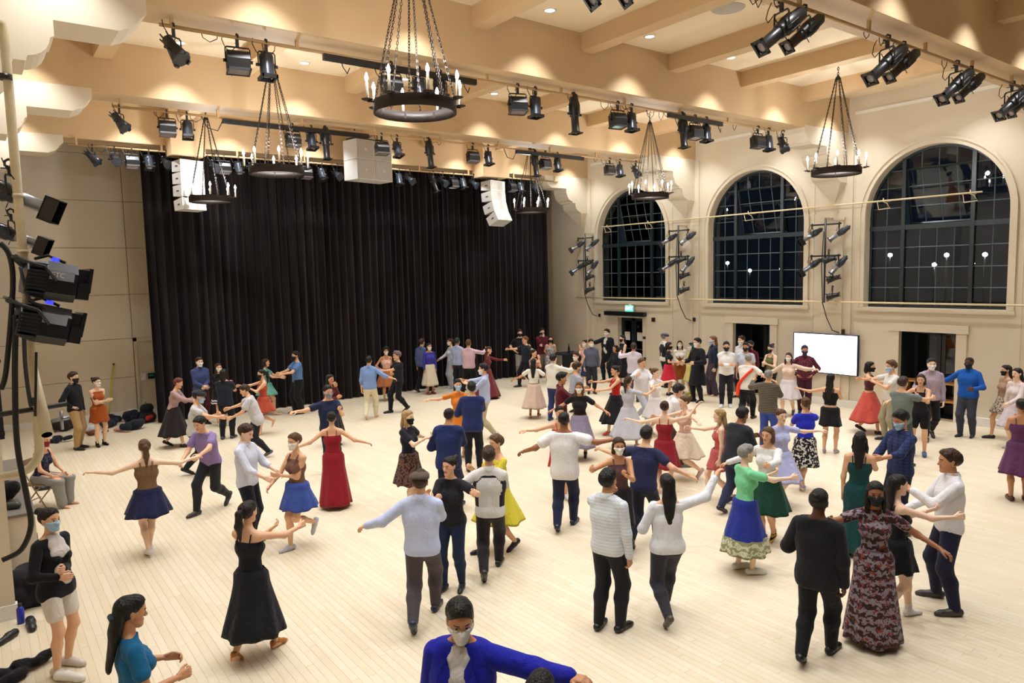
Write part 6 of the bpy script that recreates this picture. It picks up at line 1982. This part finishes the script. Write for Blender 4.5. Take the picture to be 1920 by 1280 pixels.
# yellow pole
a = at(203, 786, 1, YB-.32); b = at(213, 683, 1, YB-.05); a.z = 0
yp = empty('pole', a, 0, 'yellow pole leaning against the back wall', 'pole')
MB().tube([(0, 0, 0), b-a], .018, 8).build('shaft', mat('yellow_pole', '#c9c42e', .4), yp)
MB().tube([(b-a)*.985, (b-a)*1.02], .022, 8).build('tip', M_BLACK, yp)
# wall devices on back wall
q = at(269, 706, 1, YB-.05); o = MB().cbox((0, 0, 0), (.13, .06, .2)).cbox((0, -.035, -.02), (.09, .02, .1)).build('dispenser', M_WHITE); o.location = q; tag(o, 'small white dispenser on the back wall by the door', 'dispenser')
q = at(287, 704, 1, YB-.05); o = MB().cbox((0, 0, 0), (.26, .05, .16)).cbox((-.05, -.03, .02), (.12, .01, .05), 1).build('wall_keypad', [M_BLACK, mat('teal_display', '#2f8f8a', .3)]); o.location = q; tag(o, 'small dark panel with a teal display on the back wall', 'control panel')
# dark table and white cabinet by the curtain edge
tb = empty('table', (18.0, 20.55, 0), 0, 'dark cloth-covered table beyond the onlookers at the curtain edge', 'table')
MB().box((-.55, -.35, .72), (.55, .35, .76)).build('table_top', mat('dark_table', '#1d2029', .6), tb)
MB().box((-.54, -.35, .15), (.54, -.33, .72)).build('table_cloth', mat('dark_table_cloth', '#15161c', .9), tb)
for sx in (-1, 1):
    for sy in (-1, 1): MB().tube([(sx*.5, sy*.3, 0), (sx*.5, sy*.3, .72)], .02, 6).build('leg', M_BLACK, tb)
bo = empty('bottle', (17.95, 20.4, .76), 0, 'dark bottle standing on the table by the curtain edge', 'bottle')
MB().lathe([(.04, 0), (.042, .03), (.042, .2), (.017, .27), (.017, .34)], 12).build('bottle_body', mat('dark_bottle', '#14161c', .2), bo)
MB().lathe([(.019, .32), (.019, .35)], 10).build('cap', M_BLACK, bo)
cbn = empty('equipment_cabinet', (17.85, 22.3, 0), 0, 'pale grey upright cabinet between the curtain edge and the wall', 'cabinet')
MB().box((-.42, -.25, 0), (.42, .25, 1.62)).build('carcass', mat('grey_cabinet', '#c3c4c8', .5), cbn)
for s in (-1, 1):
    dr = MB().box((min(0, s*.41)+.004, -.27, .05), (max(0, s*.41)-.004, -.25, 1.58)).build('cabinet_door', mat('grey_cabinet', '#c3c4c8', .5), cbn)
    MB().tube([(s*.05, -.29, .85), (s*.05, -.29, 1.0)], .01, 6).build('handle', M_SILVER, dr)

# ================================================================== RIG AT THE LEFT EDGE
RY = 7.3


def L(x, y, Y=RY): return at(x, y, 1, Y)


tp_ = L(6, 62); bt_ = L(46, 800)
xm = L(45, 500).x
rig = empty('boom_stand', (xm, RY, 0), 0, 'thick cream upright pipe with elbow, carrying black stage lights by the left pier', 'pipe stand')
zt, zb = L(8, 70).z, L(70, 840).z
el_pts = [(0, 0, zt)]+[(0, 0, zt+(zb-zt)*k/8) for k in range(1, 9)]
for k in range(1, 6):
    a = math.pi/2*k/5
    el_pts.append((-.2*(1-math.cos(a)), 0, zb-.2*math.sin(a)))
el_pts.append((XL-xm+.02, 0, zb-.2))
MB().tube([(-.30, .0, zt+.02), (-.22, 0, zt+.13), (-.1, 0, zt+.16), (0, 0, zt+.1)]+el_pts, .036, 14).build('main_pipe', M_POLE, rig)
for z, w in ((L(30, 370).z, .041), (L(40, 475).z, .041), (zb+.4, .045)):
    MB().tube([(0, 0, z), (0, 0, z+.03)], w, 12).build('pipe_collar', M_POLE, rig)
MB().tube([(-.02, -.02, L(5, 150).z), (-.02, -.02, L(5, 140).z)], .052, 12).build('pipe_clamp', M_BLACK, rig)
MB().tube([(-.3, -.05, zb+.33), (.22, -.05, zb+.36)], .022, 8).build('cross_arm', M_BLACK, rig)
# diagonal stub pipe with open end
dg = empty('open_pipe', L(88, 815, 7.0), 0, 'cream diagonal pipe with an open end beside the upright', 'pipe')
d0 = L(88, 815, 7.0); d1 = L(58, 690, 7.5)
v = d1-d0; n = v.normalized()
rot = n.to_track_quat('Z', 'Y').to_matrix().to_4x4()
MB().lathe([(.040, .0), (.050, .0), (.050, v.length), (.0, v.length)], 18, 0, rot, False).lathe([(.040, 0), (.040, .6), (0, .6)], 18, 1, rot, False).build('tube', [M_POLE, M_DARK], dg)
MB().tube([n*.12+Vector((.05, -.06, .02)), n*.14+Vector((.18, -.08, .02))], .018, 6).tube([n*.12+Vector((.12, -.07, -.06)), n*.12+Vector((.12, -.07, .1))], .014, 6).build('bolt_clamp', M_SILVER, dg)


def big_light(px_, aimv, label, txt, roll=0.):
    c = L(*px_, RY-.12)
    r = empty('led_spotlight', c, 0, label, 'stage light')
    q = Vector(aimv).normalized().to_track_quat('Y', 'Z').to_matrix().to_4x4()
    b = MB()
    # housing: chamfered block along +y
    sec = [(-.15, -.10), (-.10, -.16), (.10, -.16), (.15, -.10), (.15, .08), (.09, .16), (-.09, .16), (-.15, .08)]
    for (y0, y1, s0, s1) in ((-.20, -.06, .78, 1.), (-.06, .16, 1., .98)):
        n_ = len(sec)
        V_ = [q @ Vector((u*s0, y0, w*s0)) for u, w in sec]+[q @ Vector((u*s1, y1, w*s1)) for u, w in sec]
        b.add(V_, [(i, (i+1) % n_, (i+1) % n_+n_, i+n_) for i in range(n_)]+[tuple(range(n_))[::-1], tuple(range(n_, 2*n_))])
    hb = b.build('housing', M_BLACK, r)
    for k in range(9):
        w = -.12+.03*k
        MB().box((-.158, -.19, w), (.158, -.07, w+.008), 0, q).build('cooling_fin', M_GREY, hb)
    MB().box((-.115, .16, -.10), (.115, .25, .13), 0, q).build('lens_barrel', M_BLACK, hb)
    MB().box((-.13, .24, -.06), (.13, .27, .15), 0, q).box((-.14, .17, -.12), (.14, .26, .02), 0, q).build('shutter_box', M_BLACK, hb)
    MB().lathe([(0, .275), (.07, .272), (.1, .27)], 16, 0, q @ Matrix.Rotation(-math.pi/2, 4, 'X'), False).build('lens', M_LENS, hb)
    MB().tube([q @ Vector((-.09, -.12, .17)), q @ Vector((0, -.05, .21)), q @ Vector((.02, .08, .17))], .014, 6).build('handle', M_BLACK, hb)
    MB().box((-.03, -.02, .17), (.03, .03, .20), 0, q).build('status_light', M_BLUELED, hb)
    MB().tube([q @ Vector((-.17, 0, 0)), q @ Vector((-.19, -.1, .12)), q @ Vector((-.05, -.3, .16)), q @ Vector((.12, -.3, .14)), q @ Vector((.19, -.1, .1)), q @ Vector((.17, 0, 0))], .014, 6).build('yoke', M_BLACK, r)
    off = Vector((xm, RY, c.z+.02))-c
    MB().tube([q @ Vector((0, -.28, .15)), off*.7+Vector((0, 0, .06)), off], .03, 8).build('pipe_clamp', M_GREY, r)
    # light grey side plate facing the room
    MB().box((.1495, -.05, .01), (.1535, .13, .09), 0, q).build('side_plate', mat('plate_grey', '#9aa1b4', .35), hb)
    if txt:
        t = link('plate_lettering', text_mesh(txt, .055, mat('white_print', '#f5f5f5', .5), 'LEFT'), hb)
        t.matrix_local = q @ Matrix.Translation((.1545, -.04, .05)) @ Matrix.Rotation(math.pi/2, 4, 'Z') @ Matrix.Rotation(math.pi/2, 4, 'X')
    return r


big_light((96, 527), (.96, .14, -.20), 'upper of two large black finned stage lights on the cream pipe, with white lettering', 'ETC')
big_light((82, 607), (.96, .14, -.26), 'lower of two large black finned stage lights on the cream pipe', None)
for (x, y, sc, lab) in ((22, 372, .8, 'near black ellipsoidal light with a square frame at the top of the cream pipe'), (24, 446, .6, 'smaller black ellipsoidal light with a square frame below the top one')):
    c = L(x, y, RY+.1)
    stage_light('e', (c.x, c.y, c.z+.36*sc), RIGHT+15, 66, lab, None, silver=True, hat=True, scale=sc, pipe_dir=math.pi/2)
for k, (pts, rr, mt, lab) in enumerate(((((0, 455), (18, 480), (24, 540), (12, 690), (2, 730)), .020, M_CABLE, 'thick black cable looping behind the cream pipe'),
                                       (((40, 570), (44, 610), (48, 690), (58, 760), (62, 745)), .016, M_RUBBER, 'grey cable hanging from the lower stage light'),
                                       (((30, 590), (28, 700), (32, 830), (50, 930), (58, 985), (40, 1030), (4, 1050)), .022, M_CABLE, 'thick black cable sweeping down to the left edge below the pipe elbow'),
                                       (((68, 660), (67, 730), (66, 780)), .010, M_CABLE, 'thin black cable hanging straight beside the cream pipe'),
                                       (((38, 500), (55, 560), (82, 575), (86, 590), (60, 610), (30, 600)), .013, M_RUBBER, 'grey cable looped between the two big stage lights'))):
    P_ = [L(x, y, RY-.15-.02*k) for x, y in pts]
    fine = []
    for i in range(len(P_)-1):
        p0 = P_[max(i-1, 0)]; p1 = P_[i]; p2 = P_[i+1]; p3 = P_[min(i+2, len(P_)-1)]
        for j in range(6):
            t = j/6
            fine.append(.5*((2*p1)+(-p0+p2)*t+(2*p0-5*p1+4*p2-p3)*t*t+(-p0+3*p1-3*p2+p3)*t**3))
    fine.append(P_[-1])
    o = MB().tube(fine, rr, 8).build('cable', mt); tag(o, lab, 'cable')
# dark blue equipment case hanging left of the pipe
q0, q1 = L(-30, 555, RY+.25), L(9, 822, RY+.25)
cs = empty('equipment_case', ((q0.x+q1.x)/2, RY+.35, q1.z), 0, 'tall dark blue equipment case at the left edge beside the cream pipe', 'case')
hw = (q1.x-q0.x)/2; hh = q0.z-q1.z
MB().box((-hw, -.12, 0), (hw, .16, hh)).build('case_body', mat('case_blue', '#1b1c3c', .5), cs)
for z in (.03, hh*.5, hh-.06): MB().box((-hw-.004, -.128, z), (hw+.004, -.118, z+.04)).build('case_band', M_BLACK, cs)
MB().lathe([(.03, 0), (.03, .012), (.018, .016)], 12, 0, Matrix.Translation((hw*.7, -.125, hh*.55)) @ Matrix.Rotation(math.pi/2, 4, 'X')).build('latch', M_BLACK, cs)
MB().box((-.58-cs.location.x, 0, .1), (-hw, .08, .16)).build('wall_bracket', M_BLACK, cs)
# low cabinet between piers with things on it
lc = empty('low_cabinet', (-.08, 12.6, 0), 0, 'low tan cabinet between the left piers', 'cabinet')
MB().box((-.5, -1.9, 0), (.50, 1.6, .92)).build('carcass', M_PANEL, lc)
MB().box((-.5, -1.92, .92), (.52, 1.62, .955)).build('counter_top', mat('grey_top', '#77706a', .5), lc)
for k in range(3):
    dr = MB().box((.50, -1.85+k*1.14, .08), (.518, -1.85+k*1.14+1.1, .88)).build('cabinet_door', M_PANEL, lc)
    MB().tube([(.525, -1.78+k*1.14, .5), (.525, -1.78+k*1.14, .64)], .008, 6).build('handle', M_SILVER, dr)
o = soft('black_bag', (.12, 11.6, .955), (.35, .5, .3), '#15151a', 'black bag lying on the low tan cabinet', 'bag', 41)
r = empty('shoe', (.22, 11.0, .955), 1.2, 'dark sneaker standing on the low tan cabinet', 'shoe')
link('shoe_body', shoe_mesh('sneaker', '#3a4038'), r)
MB().tube([(-.02, .05, .082), (.02, .06, .08), (-.02, .075, .073), (.02, .085, .071)], .004, 4).build('lace', M_RUBBER, r)
